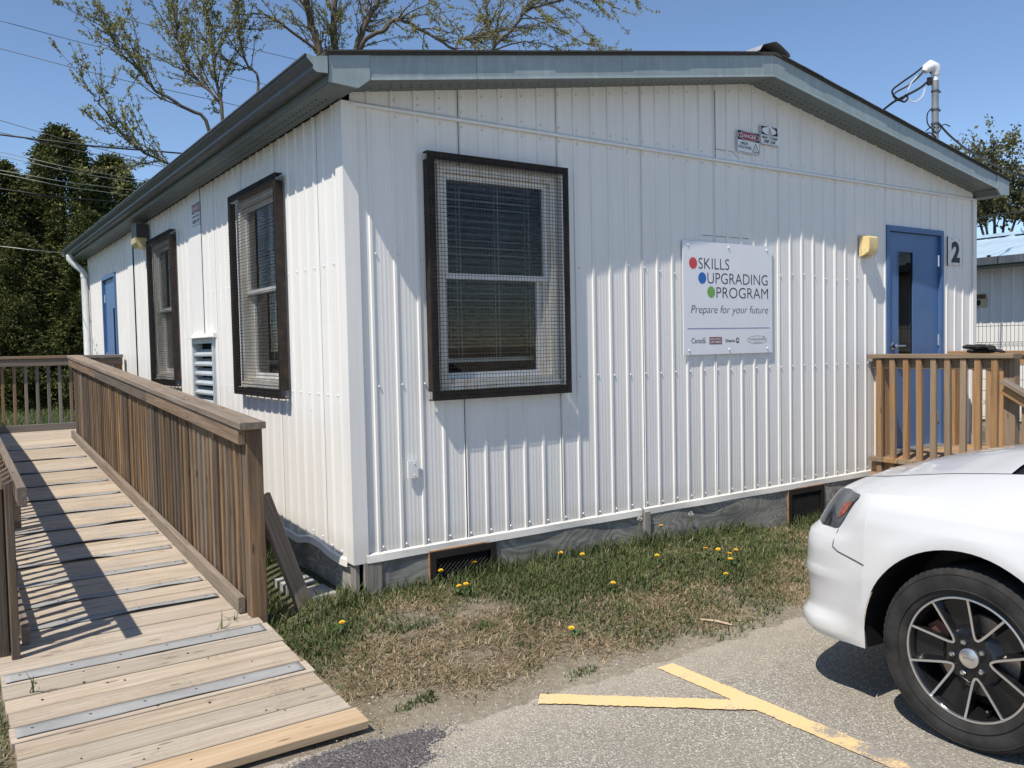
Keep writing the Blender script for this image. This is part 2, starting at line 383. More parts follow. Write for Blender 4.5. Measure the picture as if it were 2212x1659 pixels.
M_asphalt = M_asphaltf('worn_asphalt', 2.35); M_patch = M_asphaltf('dark_asphalt_patch_mix', 1.25, True)
mb = MB(); xs = [-60, -20, -8] + lin(-3, 5, 640) + [5, 7, 12, 25, 60]; ys = [-60, -20, -8, -5, -3.5, -2.6, -2.0]
row = [(x, y) for y in ys for x in xs] + [(x, edge_y(x)) for x in xs]
mb.v = [(x, y, .006) for x, y in row]; nx = len(xs)
mb.f = [(j*nx+i, j*nx+i+1, (j+1)*nx+i+1, (j+1)*nx+i) for j in range(len(ys)) for i in range(nx-1)]; mb.m = [0]*len(mb.f)
mk('pavement', mb.mesh('pavement'), M_asphalt, kind='structure')
# dark patch of newer asphalt by the foot of the ramp: a low mound
mb = MB(); N = 180; NR = 34; ctr = (-.92, -1.62)
def pr(t, k): return k*(.58+.05*math.sin(3*t+1)+.035*math.sin(7*t)+.02*math.sin(13*t+2)+.012*noise.noise(Vector((math.cos(t)*9, math.sin(t)*9, 0))))
vs = [(ctr[0], ctr[1], .024)]
for q in range(1, NR+1):
    k = q/NR
    for i in range(N):
        t = 2*math.pi*i/N; r = pr(t, k); x, y = ctr[0]+r*math.cos(t), ctr[1]+r*math.sin(t)*.42+.10*math.cos(t)*k
        z = .0065+.022*(1-k**4)+.0075*abs(noise.noise(Vector((x*55, y*55, 0))))*(1-k**6)+.004*noise.noise(Vector((x*14, y*14, 3)))*(1-k**3); vs.append((x, y, z))
fs = [(0, 1+i, 1+(i+1) % N) for i in range(N)]
for k in range(NR-1):
    for i in range(N): fs.append((1+k*N+i, 1+(k+1)*N+i, 1+(k+1)*N+(i+1) % N, 1+k*N+(i+1) % N))
mb.add(vs, fs); mk('asphalt_patch', mb.mesh('asphalt_patch', 60), M_patch, kind='structure')

def M_paintf():
    m = NT('worn_yellow_paint'); P = m.n('TexCoord').outputs['Object']; n1 = m.noise(P, 5, 5, .7); n2 = m.noise(P, 90, 4, .75)
    c = m.ramp(n2, [(.3, (.66, .45, .21)), (.7, (.75, .55, .29))]); z = m.n('SeparateXYZ'); m.l(P, z.inputs[0])
    wearpos = m.ramp(m.math('MULTIPLY', z.outputs[1], -.2), [(.42, 0.0), (.62, .20)])
    wmask = m.ramp(m.math('ADD', m.math('ADD', m.math('MULTIPLY', n1, .55), m.math('MULTIPLY', n2, .45)), wearpos), [(.565, 0.0), (.625, 1.0)])
    c = m.mix(m.math('MULTIPLY', m.ramp(n1, [(.45, 0.0), (.8, .6)]), .6), c, (.80, .66, .43))
    c = m.mix(wmask, c, m.ramp(n2, [(.3, (.17, .16, .14)), (.7, (.33, .31, .28))])); m.base(c); m.set(.8, 0, .3); m.bump(n2, .4, .004); return m.m
M_paint = M_paintf()
def stripe(name, a, b, wd, label=None, cut=(0, 0)):
    a = Vector((*a, 0)); b = Vector((*b, 0)); d = (b-a).normalized(); n = Vector((-d.y, d.x, 0)); L = (b-a).length
    mb = MB(); N = int(L/.008); vs = []
    for i in range(N+1):
        t = i/N
        for s in (-1, 1):
            e = wd/2 + .006*noise.noise(Vector((t*L*14, s*5+a.x*3, 1))) + .007*noise.noise(Vector((t*L*60, s*5+a.x*3, 7)))
            sh = (cut[0] if i == 0 else cut[1] if i == N else 0)*s
            p = a + d*(t*L+sh) + n*(s*e); vs.append((p.x, p.y, .0105))
    mb.add(vs, [(2*i, 2*i+1, 2*i+3, 2*i+2) for i in range(N)])
    return mk(name, mb.mesh(name), M_paint, kind='structure')
stripe('parking_line', (.975, -1.53), (.975, -7.0), .105)
o_ = stripe('hatch_line', (.235, -1.475), (.955, -2.112), .105); o_.location.z = .003

# ------------------------------------------------------------------ the portable classroom
W, L, ZB, ZT = 6.93, 9.48, .40, 3.022       # gable width, side length, siding bottom, eave trim height
GZ = lambda x: 3.062 + .168*min(x, W-x)     # wall top under the rake
FB = lambda x: 3.088 + .165*min(x, W-x)     # rake fascia bottom
FT = lambda x: 3.228 + .173*min(x, W-x)     # rake fascia top
YO = -.25                                   # rake overhang
bld = thing('portable_classroom', (0, 0, 0), 'white ribbed steel portable classroom with blue-grey eaves and plywood skirt', 'building')
WR = (.60, 1.49, 1.385, 2.735)              # window opening on gable
WL1 = (1.05, 1.94, 1.385, 2.735); WL2 = (4.03, 4.92, 1.385, 2.735)
DR = (5.345, 6.31, .565, 2.665); DL = (7.255, 8.225, .565, 2.665)
LV = (2.76, 3.44, .62, 1.735)
gop = [WR, DR]; sop = [WL1, WL2, DL, LV]
gpos = lambda u, d, z: (u, -d, z)
spos = lambda u, d, z: (-d, u, z)
zbg = lambda u: ZB + .004*math.sin(u*5) 
def zbs(u): return ZB - .02 + .035*sstep(.35, .62, u)*(1-sstep(.62, .95, u)) - .012*sstep(1.2, 1.8, u) - .01*math.sin(u*9)*(u < 1)
PW = .762
g = 0
for i in range(10):
    a, b = (i*PW if i else .04), min((i+1)*PW, W-.02)
    if b-a < .05: continue
    part('siding_panel', sheet(rib_profile(a+.0025, b-.0025), zbg, lambda u: ZT, gpos, gop), M_siding, bld)
    part('gable_panel', sheet(rib_profile(a+.0025, b-.0025), lambda u: ZT+.012, lambda u: GZ(u)+.021, gpos), M_siding, bld)
edges = [.045, .41] + [.41+PW*k for k in range(1, 4)] + [3.06, 3.47] + [3.47+PW*k for k in range(1, 4)] + [6.07, 6.40] + [6.40+PW*k for k in range(1, 4)] + [L]
for a, b in zip(edges[:-1], edges[1:]):
    if b-a < .04: continue
    flat = abs(a-3.06) < .01 or abs(a-6.07) < .01
    gap = .012 if flat else .0025
    pf = flat_profile(a+gap, b-.002) if flat else rib_profile(a+.0025, b-.0025)
    if flat: pf = [(u, .012) for u, d in pf]
    part('siding_panel' if not flat else 'joint_cover', sheet(pf, zbs, lambda u: 3.0455, spos, sop), M_siding, bld)
# sheathing (dark paper) behind the panels, the unseen walls and the floor
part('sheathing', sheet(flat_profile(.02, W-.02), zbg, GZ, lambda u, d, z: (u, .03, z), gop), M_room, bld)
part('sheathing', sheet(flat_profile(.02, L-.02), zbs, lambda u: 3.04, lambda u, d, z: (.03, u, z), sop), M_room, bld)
part('siding_panel', sheet(rib_profile(.02, L), lambda u: ZB, lambda u: 3.04, lambda u, d, z: (W+d, u, z)), M_siding, bld)
part('siding_panel', sheet(rib_profile(.02, W-.02), lambda u: ZB, GZ, lambda u, d, z: (u, L+d, z)), M_siding, bld)
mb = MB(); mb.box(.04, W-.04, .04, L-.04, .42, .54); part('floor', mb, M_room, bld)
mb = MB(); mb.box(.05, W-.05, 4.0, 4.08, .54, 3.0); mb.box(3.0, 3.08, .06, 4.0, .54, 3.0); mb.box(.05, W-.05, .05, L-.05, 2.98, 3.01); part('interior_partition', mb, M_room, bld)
# corner trims
mb = MB(); mb.box(-.019, .075, -.019, -.004, ZB-.03, 3.035); mb.box(-.019, -.004, -.0045, .085, ZB-.03, 3.035); part('corner_trim', mb, M_siding, bld)
mb = MB(); mb.box(W-.05, W+.018, -.018, -.003, ZB-.02, 3.03); mb.box(W+.002, W+.018, -.0025, .06, ZB-.02, 3.03); part('corner_trim', mb, M_siding, bld)
# eave trim across the gable, base flashing
mb = MB(); mb.prism([(0, 0), (-.026, -.004), (-.026, .012), (-.006, .028), (0, .028)], .04, W-.03, Matrix(((0, 0, 1, 0), (1, 0, 0, 0), (0, 1, 0, ZT-.006), (0, 0, 0, 1)))); part('gable_trim', mb, M_siding, bld)
mb = MB()
for a, b in ((.06, 2.24), (2.262, W-.03)):
    N = int((b-a)/.1)
    for i in range(N):
        u0, u1 = a+(b-a)*i/N, a+(b-a)*(i+1)/N
        f = lambda u: .003*math.sin(u*7)+.003*noise.noise(Vector((u*4, 0, 0)))
        mb.quad((u0, -.021-f(u0), ZB+.012), (u1, -.021-f(u1), ZB+.012), (u1, -.024-2*f(u1), ZB-.03), (u0, -.024-2*f(u0), ZB-.03))
        mb.quad((u0, -.024-2*f(u0), ZB-.03), (u1, -.024-2*f(u1), ZB-.03), (u1, .02, ZB-.022), (u0, .02, ZB-.022))
        mb.quad((u0, -.003, ZB+.022), (u1, -.003, ZB+.022), (u1, -.021-f(u1), ZB+.012), (u0, -.021-f(u0), ZB+.012))
part('base_flashing', mb, M_siding, bld)
mb = MB(); N = 90
for i in range(N):
    u0, u1 = .07+(L-.1)*(i/N)**1.6, .07+(L-.1)*((i+1)/N)**1.6
    k = lambda u: .012*math.exp(-((u-.62)/.12)**2)
    for (da, za), (db, zb2) in (((.004, .02), (.02, .008)), ((.02, .008), (.026, -.03)), ((.026, -.03), (-.02, -.024))):
        mb.quad((-da-k(u0), u0, zbs(u0)+za), (-da-k(u1), u1, zbs(u1)+za), (-db-k(u1)*1.6, u1, zbs(u1)+zb2), (-db-k(u0)*1.6, u0, zbs(u0)+zb2))
part('base_flashing', mb, M_siding, bld)
# screws
def screws(pts, nrm, name='screws'):
    mb = MB(); n = Vector(nrm); a = n.orthogonal().normalized(); b = n.cross(a)
    for p in pts:
        p = Vector(p); vs = []
        for r, h in ((.0075, 0), (.0075, .004), (.004, .009)):
            for k in range(6):
                t = k*math.pi/3; vs.append(p + a*(r*math.cos(t)) + b*(r*math.sin(t)) + n*h)
        mb.add(vs, [(i*6+k, i*6+(k+1) % 6, (i+1)*6+(k+1) % 6, (i+1)*6+k) for i in range(2) for k in range(6)] + [tuple(range(12, 18))])
    return part(name, mb, M_whitepipe, bld, kind='stuff')
def inop(u, z, ops): return any(a-.05 < u < b+.05 and c-.05 < z < e+.05 for a, b, c, e in ops)
ps = []
for i in range(int(W/.1524)):
    u = i*.1524+.026
    for z in (ZB+.05, 1.405, 2.16+.02*math.sin(i)):
        if u > .05 and not inop(u, z, gop): ps.append((u, -.001, z+random.uniform(-.006, .006)))
    for z in (ZT+.055, GZ(u)-.03, ZT-.035):
        if u > .1 and GZ(u) > ZT+.09: ps.append((u, -.001, z))
screws(ps, (0, -1, 0))
ps = []
for i in range(int(L/.1524)):
    u = i*.1524+.03
    for z in (zbs(u)+.045, 1.35, 2.13, 2.98):
        if u > .08 and not inop(u, z, sop) and not (3.03 < u < 3.49) and not (6.05 < u < 6.42): ps.append((-.001, u, z))
screws(ps, (-1, 0, 0))
# patched-in sheet seams high on the gable
mb = MB()
for (x0, z0, x1, z1) in ((2.905, 2.44, 2.905, 3.0), (2.905, 2.44, 3.45, 2.44), (3.07, 3.04, 3.07, 3.56), (3.07, 3.11, 3.26, 3.11), (3.26, 3.11, 3.36, 3.05)):
    if x0 == x1: mb.box(x0-.002, x0+.002, -.0045, -.0005, z0, z1)
    else:
        mb.quad((x0, -.0032, z0-.002), (x1, -.0032, z1-.002), (x1, -.0032, z1+.002), (x0, -.0032, z0+.002))
part('sheet_seam', mb, plain('dark_seam', (.12, .12, .12), .8), bld)  # thin dark strips along the patch outlines

# roof sheets, rake fascia, soffits
def roofz(x): return FT(x)+.012
RX0, RX1, RY1 = -.205, W+.205, L+.26
mb = MB()
for (xa, xb) in ((RX0, W/2), (W/2, RX1)):
    za, zb_ = roofz(xa), roofz(xb)
    for (y0, y1) in ((YO-.013, RY1),):
        t = .022
        mb.add([(xa, y0, za), (xb, y0, zb_), (xb, y1, zb_), (xa, y1, za), (xa, y0, za-t), (xb, y0, zb_-t), (xb, y1, zb_-t), (xa, y1, za-t)],
               [(0, 1, 2, 3), (7, 6, 5, 4), (0, 4, 5, 1), (1, 5, 6, 2), (2, 6, 7, 3), (3, 7, 4, 0)])
roof = part('roof', mb, M_roof, bld)
# ragged shingle edge along the rake
mb = MB(); mb2 = MB(); x = RX0
while x < RX1-.05:
    wd = random.uniform(.25, .34); x2 = min(x+wd, RX1); h = random.uniform(.003, .008)
    if not (x < W/2 < x2): (mb if x < W/2 else mb2).add([(x, YO-.018-h, roofz(x)+.002), (x2, YO-.018-h, roofz(x2)+.002), (x2, YO+.3, roofz(x2)+.006+h), (x, YO+.3, roofz(x)+.006+h), (x, YO-.018-h, roofz(x)-.008), (x2, YO-.018-h, roofz(x2)-.008)], [(0, 1, 2, 3), (4, 5, 1, 0)])
    x = x2
part('shingle_edge', mb, M_roof, roof); part('shingle_edge', mb2, M_roof, roof)
# ridge vent: a folded metal cap with open end, broken at the near end
mb = MB(); rz = roofz(W/2)
sec = [(-.19, -.02), (-.15, .028), (-.03, .068), (0, .075), (.05, .062), (.16, .012), (.17, -.012)]
for i in range(len(sec)-1):
    (a, za), (b, zb_) = sec[i], sec[i+1]
    mb.quad((W/2+a, YO-.02, rz+za), (W/2+b, YO-.02, rz+zb_), (W/2+b, RY1, rz+zb_), (W/2+a, RY1, rz+za))
part('ridge_vent', mb, plain('galvanised_ridge_cap', (.42, .44, .45), .45, .5, .1), roof)
mb = MB(); mb.prism([(-.14, .02), (-.03, .056), (0, .062), (.05, .05), (.13, .012), (.1, -.03), (0, -.008), (-.1, -.03)], YO+.08, RY1-.05, Matrix(((1, 0, 0, W/2), (0, 0, 1, 0), (0, 1, 0, rz-.002), (0, 0, 0, 1))))
part('ridge_filler', mb, M_dark, roof)
# rake fascia in lengths
def fascia_piece(xa, xb, y0=YO, th=.014):
    mb = MB(); n = max(1, int(abs(xb-xa)/.4))
    for i in range(n):
        a, b = xa+(xb-xa)*i/n, xa+(xb-xa)*(i+1)/n
        mb.add([(a, y0, FB(a)), (b, y0, FB(b)), (b, y0, FT(b)-.011), (a, y0, FT(a)-.011), (a, y0+th, FB(a)), (b, y0+th, FB(b)), (b, y0+th, FT(b)-.011), (a, y0+th, FT(a)-.011),
                (a, y0-.008, FB(a)-.006), (b, y0-.008, FB(b)-.006), (a, y0-.006, FB(a)+.012), (b, y0-.006, FB(b)+.012)],
               [(0, 1, 2, 3), (5, 4, 7, 6), (8, 9, 11, 10), (4, 5, 9, 8), (1, 5, 6, 2), (4, 0, 3, 7)])
    return mb
cuts = [.058, .75, 1.9, 2.95, W/2, 4.4, 5.7, W-.06]
for a, b in zip(cuts[:-1], cuts[1:]): part('rake_fascia', fascia_piece(a+.0015, b-.0015), M_fascia, bld)
# boxed returns at both ends of the rake
for s in (0, 1):
    X = (lambda x: x) if s == 0 else (lambda x: W-x)
    mb = MB(); zb_ = 3.045
    poly = [(X(-.183), zb_+.002), (X(-.015), zb_-.006), (X(.056), FB(X(.056))-.004), (X(.056), FT(X(.056))-.011), (X(-.183), FT(X(-.183))-.011)]
    if s: poly = poly[::-1]
    mb.prism(poly, YO-.006, YO+.012, Matrix(((1, 0, 0, 0), (0, 0, 1, 0), (0, 1, 0, 0), (0, 0, 0, 1)))); part('fascia_return', mb, M_fascia, bld)
    mb = MB(); xs_ = sorted((X(-.18), X(-.015))); mb.box(xs_[0], xs_[1], YO+.0125, -.002, zb_-.004, zb_+.004)
    a, b = X(-.015), X(.056)
    mb.quad((a, YO+.0125, zb_-.005), (b, YO+.0125, FB(b)-.004), (b, -.004, FB(b)-.004), (a, -.004, zb_-.005)); part('soffit_return', mb, M_soffit, bld)
# rake soffit + eave soffit with vent slots
mb = MB(); n = 40
for i in range(n):
    a, b = .056+(W-.112)*i/n, .056+(W-.112)*(i+1)/n
    mb.quad((a, YO+.0125, FB(a)), (b, YO+.0125, FB(b)), (b, -.003, GZ(b)+.022), (a, -.003, GZ(a)+.022))
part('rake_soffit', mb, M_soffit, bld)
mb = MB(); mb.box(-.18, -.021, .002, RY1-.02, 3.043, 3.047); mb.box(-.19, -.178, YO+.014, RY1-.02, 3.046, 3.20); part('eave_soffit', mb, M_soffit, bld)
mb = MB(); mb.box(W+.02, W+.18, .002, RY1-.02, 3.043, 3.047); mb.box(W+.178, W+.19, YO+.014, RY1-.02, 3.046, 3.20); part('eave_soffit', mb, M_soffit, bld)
mb = MB()
def slot(c, ax, n, l=.018, wd=.006):
    c = Vector(c); ax = Vector(ax).normalized(); n = Vector(n).normalized(); b = n.cross(ax)
    vs = [c + ax*(l*.5*math.cos(t)) + b*(wd*.5*math.sin(t)) for t in [k*math.pi/4 for k in range(8)]]
    mb.add(vs, [tuple(range(8))])
y = .05
while y < L:
    for k, xx in enumerate((-.075, -.125)): slot((xx, y+.03*k, 3.0412), (0, 1, 0), (0, 0, -1), .022, .011)
    y += .062
x = .14
while x < W-.1:
    for k, yy in enumerate((-.075, -.135)):
        t = (yy-(YO+.0125))/(-.003-(YO+.0125)); xx = x+.03*k; z = FB(xx)*(1-t)+(GZ(xx)+.022)*t
        sl = .166 if xx < W/2 else -.166; slot((xx, yy, z-.0018), (1, 0, sl), (0, 0, -1), .022, .011)
    x += .066
part('soffit_vents', mb, M_dark, bld, kind='stuff')
# K-style gutter along the near eave
sec = [(-.192, 3.175), (-.192, 3.088), (-.255, 3.085), (-.272, 3.098), (-.272, 3.118), (-.29, 3.135), (-.306, 3.15), (-.306, 3.168), (-.318, 3.171), (-.318, 3.164), (-.3, 3.162)]
mb = MB(); ysn = [YO-.012, 1.5, 3.2, 4.8, 6.4, 8, RY1-.01]
for j in range(len(ysn)-1):
    for i in range(len(sec)-1):
        (a, za), (b, zb_) = sec[i], sec[i+1]; y0, y1 = ysn[j], ysn[j+1]
        mb.quad((a, y0, za), (a, y1, za), (b, y1, zb_), (b, y0, zb_))
gut = part('gutter', mb, M_gutter, bld, smooth=50)
mb = MB(); cap = [(-.193, 3.178), (-.193, 3.087), (-.256, 3.084), (-.273, 3.097), (-.273, 3.118), (-.291, 3.135), (-.307, 3.15), (-.307, 3.17), (-.27, 3.164)]
mb.prism([(a, b) for a, b in cap], YO-.016, YO-.0125, Matrix(((1, 0, 0, 0), (0, 0, 1, 0), (0, 1, 0, 0), (0, 0, 0, 1)))); part('gutter_end_cap', mb, M_fascia, gut)
mb = MB()
for a, b in ((-.192, -.306),): mb.box(-.309, -.192, RY1-.009, RY1-.006, 3.088, 3.172)
part('gutter_end_cap', mb, M_fascia, gut)
mb = MB(); mb.tube([(-.25, 9.42, 3.09), (-.25, 9.42, 3.03), (-.22, 9.41, 2.98), (-.10, 9.37, 2.86), (-.075, 9.36, 2.82), (-.075, 9.36, .35), (-.12, 9.33, .25)], .045, 12)
dsp = part('downspout', mb, M_whitepipe, bld, smooth=40)
mb = MB(); mb.lathe([(.045, 0), (.05, 0), (.05, .05), (.045, .05)], 12, T(-.075, 9.36, 2.76)); part('pipe_collar', mb, M_whitepipe, dsp)
# skirt boards
def skirt(name, x0, x1, y, mat, z1=.405, ax='x', th=.016, z0=-.05):
    mb = MB()
    if ax == 'x': mb.box(x0, x1, y, y+th, z0, z1)
    else: mb.box(y, y+th, x0, x1, z0, z1)
    return part(name, mb, mat, bld)
SKV1, SKV2 = (.487, .952, .175, .362), (3.91, 4.366, .07, .357)
for (a, b) in ((.155, .487), (.952, 2.255), (2.31, 3.91), (4.366, W-.02)): skirt('skirt_board', a, b, -.014, M_skirt, .385)
for (a, b, c, e) in (SKV1, SKV2):
    skirt('skirt_board', a, b, -.014, M_skirt, c); mb = MB(); mb.box(a, b, -.0135, .0015, e, .385); part('skirt_board', mb, M_skirt, bld)
skirt('skirt_board', .085, L, .004, M_skirt, .43, 'y')
plank(bld, 'skirt_batten', (2.283, -.02, -.05), (2.283, -.02, .392), .06, .03, (0, -1, 0), M_grey)
plank(bld, 'corner_board', (.10, -.013, -.05), (.10, -.013, .375), .115, .025, (0, -1, 0), M_grey)
plank(bld, 'corner_board', (.012, .04, -.05), (.012, .04, .38), .07, .03, (-1, 0, 0), M_grey)
mb = MB(); mb.box(.08, W-.05, 1.2, 1.22, -.05, .38); part('crawlspace_wall', mb, M_dark, bld)
def skirt_vent(r):
    a, b, c, e = r; v = mk('foundation_vent', None, None, bld, T((a+b)/2, .012, c))
    fw = .036
    for (x0, x1, z0, z1) in ((a-.01, b+.01, e-fw, e+.008), (a-.01, b+.01, c-.012, c+fw-.012), (a-.01, a+fw-.005, c+fw-.012, e-fw), (b-fw+.005, b+.01, c+fw-.012, e-fw)):
        boxpart('vent_frame', v, M_vent, x0, x1, -.03, -.0145, z0, z1)
    mb = MB(); mb.box(a-.016, b+.016, -.026, -.0145, e+.0085, e+.016); mb.box(a-.016, a-.0105, -.026, -.0145, c-.01, e+.008); mb.box(b+.0105, b+.016, -.026, -.0145, c-.01, e+.008)
    part('rusty_edge', mb, plain('orange_rust', (.36, .19, .075), .8, var=.2, scale=30), v)
    mb = MB(); dx, dz = .032, .014; nxx = int((b-a-.08)/dx)+1; nz = int((e-c-.06)/dz)+1
    for i in range(nxx):
        for j in range(nz):
            ox = a+.04+i*dx+(dx/2 if j % 2 else 0); oz = c+.035+j*dz
            if ox > b-.045: continue
            for (p, q) in (((0, dz), (dx/2, 0)), ((0, dz), (-dx/2, 0))):
                mb.tube([(ox+p[0], -.021, oz+p[1]), (ox+q[0], -.019, oz+q[1])], .0019, 4, False)
    part('expanded_mesh', mb, M_vent, v, kind='stuff')
    boxpart('dark_recess', v, M_dark, a, b, .05, .06, c-.01, e)
skirt_vent(SKV1); skirt_vent(SKV2)
# splash stones by the left skirt
# ------------------------------------------------------------------ windows with guards and blinds
def frameM(side, u0, z0):
    """local x along the wall to the right as seen from outside, y into the wall, z up"""
    if side == 'g': return Matrix(((1, 0, 0, u0), (0, 1, 0, 0), (0, 0, 1, z0), (0, 0, 0, 1)))
    return Matrix(((0, 1, 0, 0), (-1, 0, 0, u0), (0, 0, 1, z0), (0, 0, 0, 1)))
def bars(mb, x0, x1, z0, z1, wd, y0, y1, wl=None, wb=None):
    wl = wl or wd; wb = wb or wd
    mb.box(x0, x1, y0, y1, z1-wd, z1); mb.box(x0, x1, y0, y1, z0, z0+wb); mb.box(x0, x0+wl, y0, y1, z0+wb, z1-wd); mb.box(x1-wl, x1, y0, y1, z0+wb, z1-wd)
def build_window(side, op, label):
    a, b, c, e = op; WW, HH = b-a, e-c
    M = frameM(side, a if side == 'g' else b, c)
    win = mk('window', None, None, bld, M, label=label)
    def sub(name, mb, mat, **k): return mk(name, mb.mesh(name), mat, win, M, **k)
    mb = MB(); bars(mb, -.005, WW+.005, -.005, HH+.005, .045, -.022, .09); sub('frame', mb, M_stained)
    mb = MB(); bars(mb, .04, WW-.04, HH*.5-.012, HH-.04, .034, .012, .052); sub('upper_sash', mb, M_white)
    mb = MB(); bars(mb, .04, WW-.075, .04, HH*.5+.024, .036, .054, .085); sub('lower_sash', mb, M_white)
    mb = MB(); mb.box(-.01, WW+.01, -.035, -.0225, -.025, .012); mb.box(WW-.073, WW-.04, .03, .1, .04, HH*.5-.013); sub('sill', mb, M_stained)
    mb = MB(); mb.quad((.06, .032, HH*.5+.01), (WW-.06, .032, HH*.5+.01), (WW-.06, .032, HH-.06), (.06, .032, HH-.06)); sub('pane', mb, M_glass)
    mb = MB(); mb.quad((.06, .07, .06), (WW-.09, .07, .06), (WW-.09, .07, HH*.5+.0), (.06, .07, HH*.5+.0)); sub('pane', mb, M_glass)
    # blind: one slat mesh shared
    mb = MB(); vs = []
    for x in (.05, WW-.05):
        for k in range(5): t = (k-2)/2; vs.append((x, .024*t, .0035*(1-t*t)))
    mb.add(vs, [(k, k+1, 6+k, 5+k) for k in range(4)]); sm = mb.mesh('slat', 60); sm.materials.append(M_blind)
    z = HH-.08; zbot = .17; tilt = math.radians(random.uniform(-6, -4))
    while z > zbot:
        mk('blind_slat', sm, None, win, M @ T(0, .165, z) @ Matrix.Rotation(tilt+random.uniform(-.06, .06), 4, 'X') @ Matrix.Rotation(random.uniform(-.004, .004), 4, 'Y')); z -= .043
    mb = MB()
    for x in (WW*.27, WW*.6, WW*.88): mb.tube([(x, .137, HH-.05), (x, .137, zbot)], .0022, 4); mb.tube([(x+.006, .193, HH-.05), (x+.006, .193, zbot)], .0018, 4)
    mb.box(.05, WW-.05, .14, .19, zbot-.03, zbot-.005); mb.box(.05, WW-.05, .14, .19, HH-.06, HH-.03); sub('blind_rail', mb, M_blind)
    # security guard outside: angle-iron bars and welded wire mesh
    grd = mk('window_guard', None, None, bld, M, label=None)
    x0, x1, z0, z1 = -.10, WW+.078, -.085, HH+.065
    for (p, q) in (((x0, z1-.048, x1, z1), 0), ((x0, z0, x1, z0+.055), 0), ((x0, z0+.0552, x0+.05, z1-.0482), 0), ((x1-.044, z0+.0552, x1, z1-.0482), 0)):
        mb = MB(); mb.box(p[0], p[2], -.072, -.064, p[1], p[3])
        if p[2]-p[0] > .2:
            zz = p[3] if p[1] > HH/2 else p[1]+.008
            mb.box(p[0], p[2], -.0638, -.018, zz-.008, zz)
        else:
            xx = p[0] if p[0] < WW/2 else p[2]-.008
            mb.box(xx, xx+.008, -.0638, -.018, p[1], p[3])
        mk('guard_bar', mb.mesh('guard_bar'), M_guard, grd, M)
    mb = MB(); sp = .0235; x = x0+.01
    while x < x1-.006:
        pts = [(x+.0012*noise.noise(Vector((x*9, z*4, 0))), -.075-.003*noise.noise(Vector((x*3, z*3, 5))), z) for z in [z0+.006+(z1-z0-.012)*k/10 for k in range(11)]]
        mb.tube(pts, .0015, 4, False); x += sp
    z = z0+.01
    while z < z1-.006:
        pts = [(x, -.0775-.003*noise.noise(Vector((x*3, z*3, 5))), z+.0012*noise.noise(Vector((x*5, z*7, 3)))) for x in [x0+.004+(x1-x0-.008)*k/10 for k in range(11)]]
        mb.tube(pts, .0015, 4, False); z += sp
    mk('wire_mesh', mb.mesh('wire_mesh'), M_wire, grd, M, kind='stuff')
    mb = MB()
    for k in range(5):
        for zz in (z0+.022, z1-.024): mb.lathe([(.009, 0), (.009, .004), (0, .007)], 6, T(x0+.03+(x1-x0-.06)*k/4, -.072, zz) @ Matrix.Rotation(math.pi/2, 4, 'X'))
    mk('guard_bolts', mb.mesh('guard_bolts'), M_guard, grd, M, kind='stuff')
build_window('g', WR, 'window on the gable end')
build_window('s', WL1, 'window nearest the corner on the long wall')
build_window('s', WL2, 'window beside the louvre on the long wall')

# ------------------------------------------------------------------ doors
def build_door(side, op, hinge_right, lite, label):
    a, b, c, e = op; WW, HH = b-a, e-c
    M = frameM(side, a if side == 'g' else b, c)
    d = mk('door', None, None, bld, M, label=label)
    def sub(name, mb, mat, sm=None): return mk(name, mb.mesh(name, sm), mat, d, M)
    mb = MB(); y0, y1 = -.022, .06
    mb.box(-.004, WW+.004, y0, y1, HH-.045, HH+.004); mb.box(-.004, .042, y0, y1, 0, HH-.045); mb.box(WW-.042, WW+.004, y0, y1, 0, HH-.045); sub('door_frame', mb, M_bluef)
    l0, l1, m0, m1 = lite
    mb = MB(); y0, y1 = .012, .052
    for (p, q, r, s) in ((.046, l0, .012, HH-.049), (l1, WW-.046, .012, HH-.049), (l0, l1, .012, m0), (l0, l1, m1, HH-.049)): mb.box(p, q, y0, y1, r, s)
    sub('door_slab', mb, M_blue)
    mb = MB(); bars(mb, l0-.010, l1+.010, m0-.010, m1+.010, .013, .008, .0115); sub('lite_trim', mb, M_blue)
    mb = MB(); mb.quad((l0, .02, m0), (l1, .02, m0), (l1, .02, m1), (l0, .02, m1)); sub('pane', mb, M_doorglass)
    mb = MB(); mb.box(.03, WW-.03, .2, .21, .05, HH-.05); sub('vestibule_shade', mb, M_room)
    mb = MB(); mb.box(.0, WW, -.06, .06, -.03, .0); mb.box(.0, WW, -.01, .06, .0001, .011); sub('threshold', mb, M_alu)
    hx = WW-.02 if hinge_right else .02
    for z in (.27, 1.03, HH-.29):
        mb = MB(); mb.tube([(hx-.024 if hinge_right else hx+.024, -.012+.018, z-.055), (hx-.024 if hinge_right else hx+.024, -.012+.018, z+.055)], .011, 8); sub('hinge', mb, M_chrome, 40)
    kx = .12 if hinge_right else WW-.12; s = 1 if hinge_right else -1
    mb = MB(); mb.lathe([(0, .012), (.034, .012), (.036, 0), (.036, -.004)], 20, T(kx, .012, .985) @ Matrix.Rotation(math.pi/2, 4, 'X'))
    mb.lathe([(.024, .0), (.022, .04), (.012, .044), (0, .044)], 16, T(kx, .0, .985) @ Matrix.Rotation(math.pi/2, 4, 'X'))
    mb.tube([(kx, -.045, .985), (kx+s*.02, -.05, .985), (kx+s*.11, -.05, .983), (kx+s*.135, -.044, .983)], [.011, .012, .01, .008], 10); sub('lever_handle', mb, M_chrome, 40)
build_door('g', DR, True, (.225, .475, .82, 1.875), 'blue door on the gable end behind the porch')
build_door('s', DL, False, (.62, .78, .82, 1.66), 'blue door at the far end of the long wall')
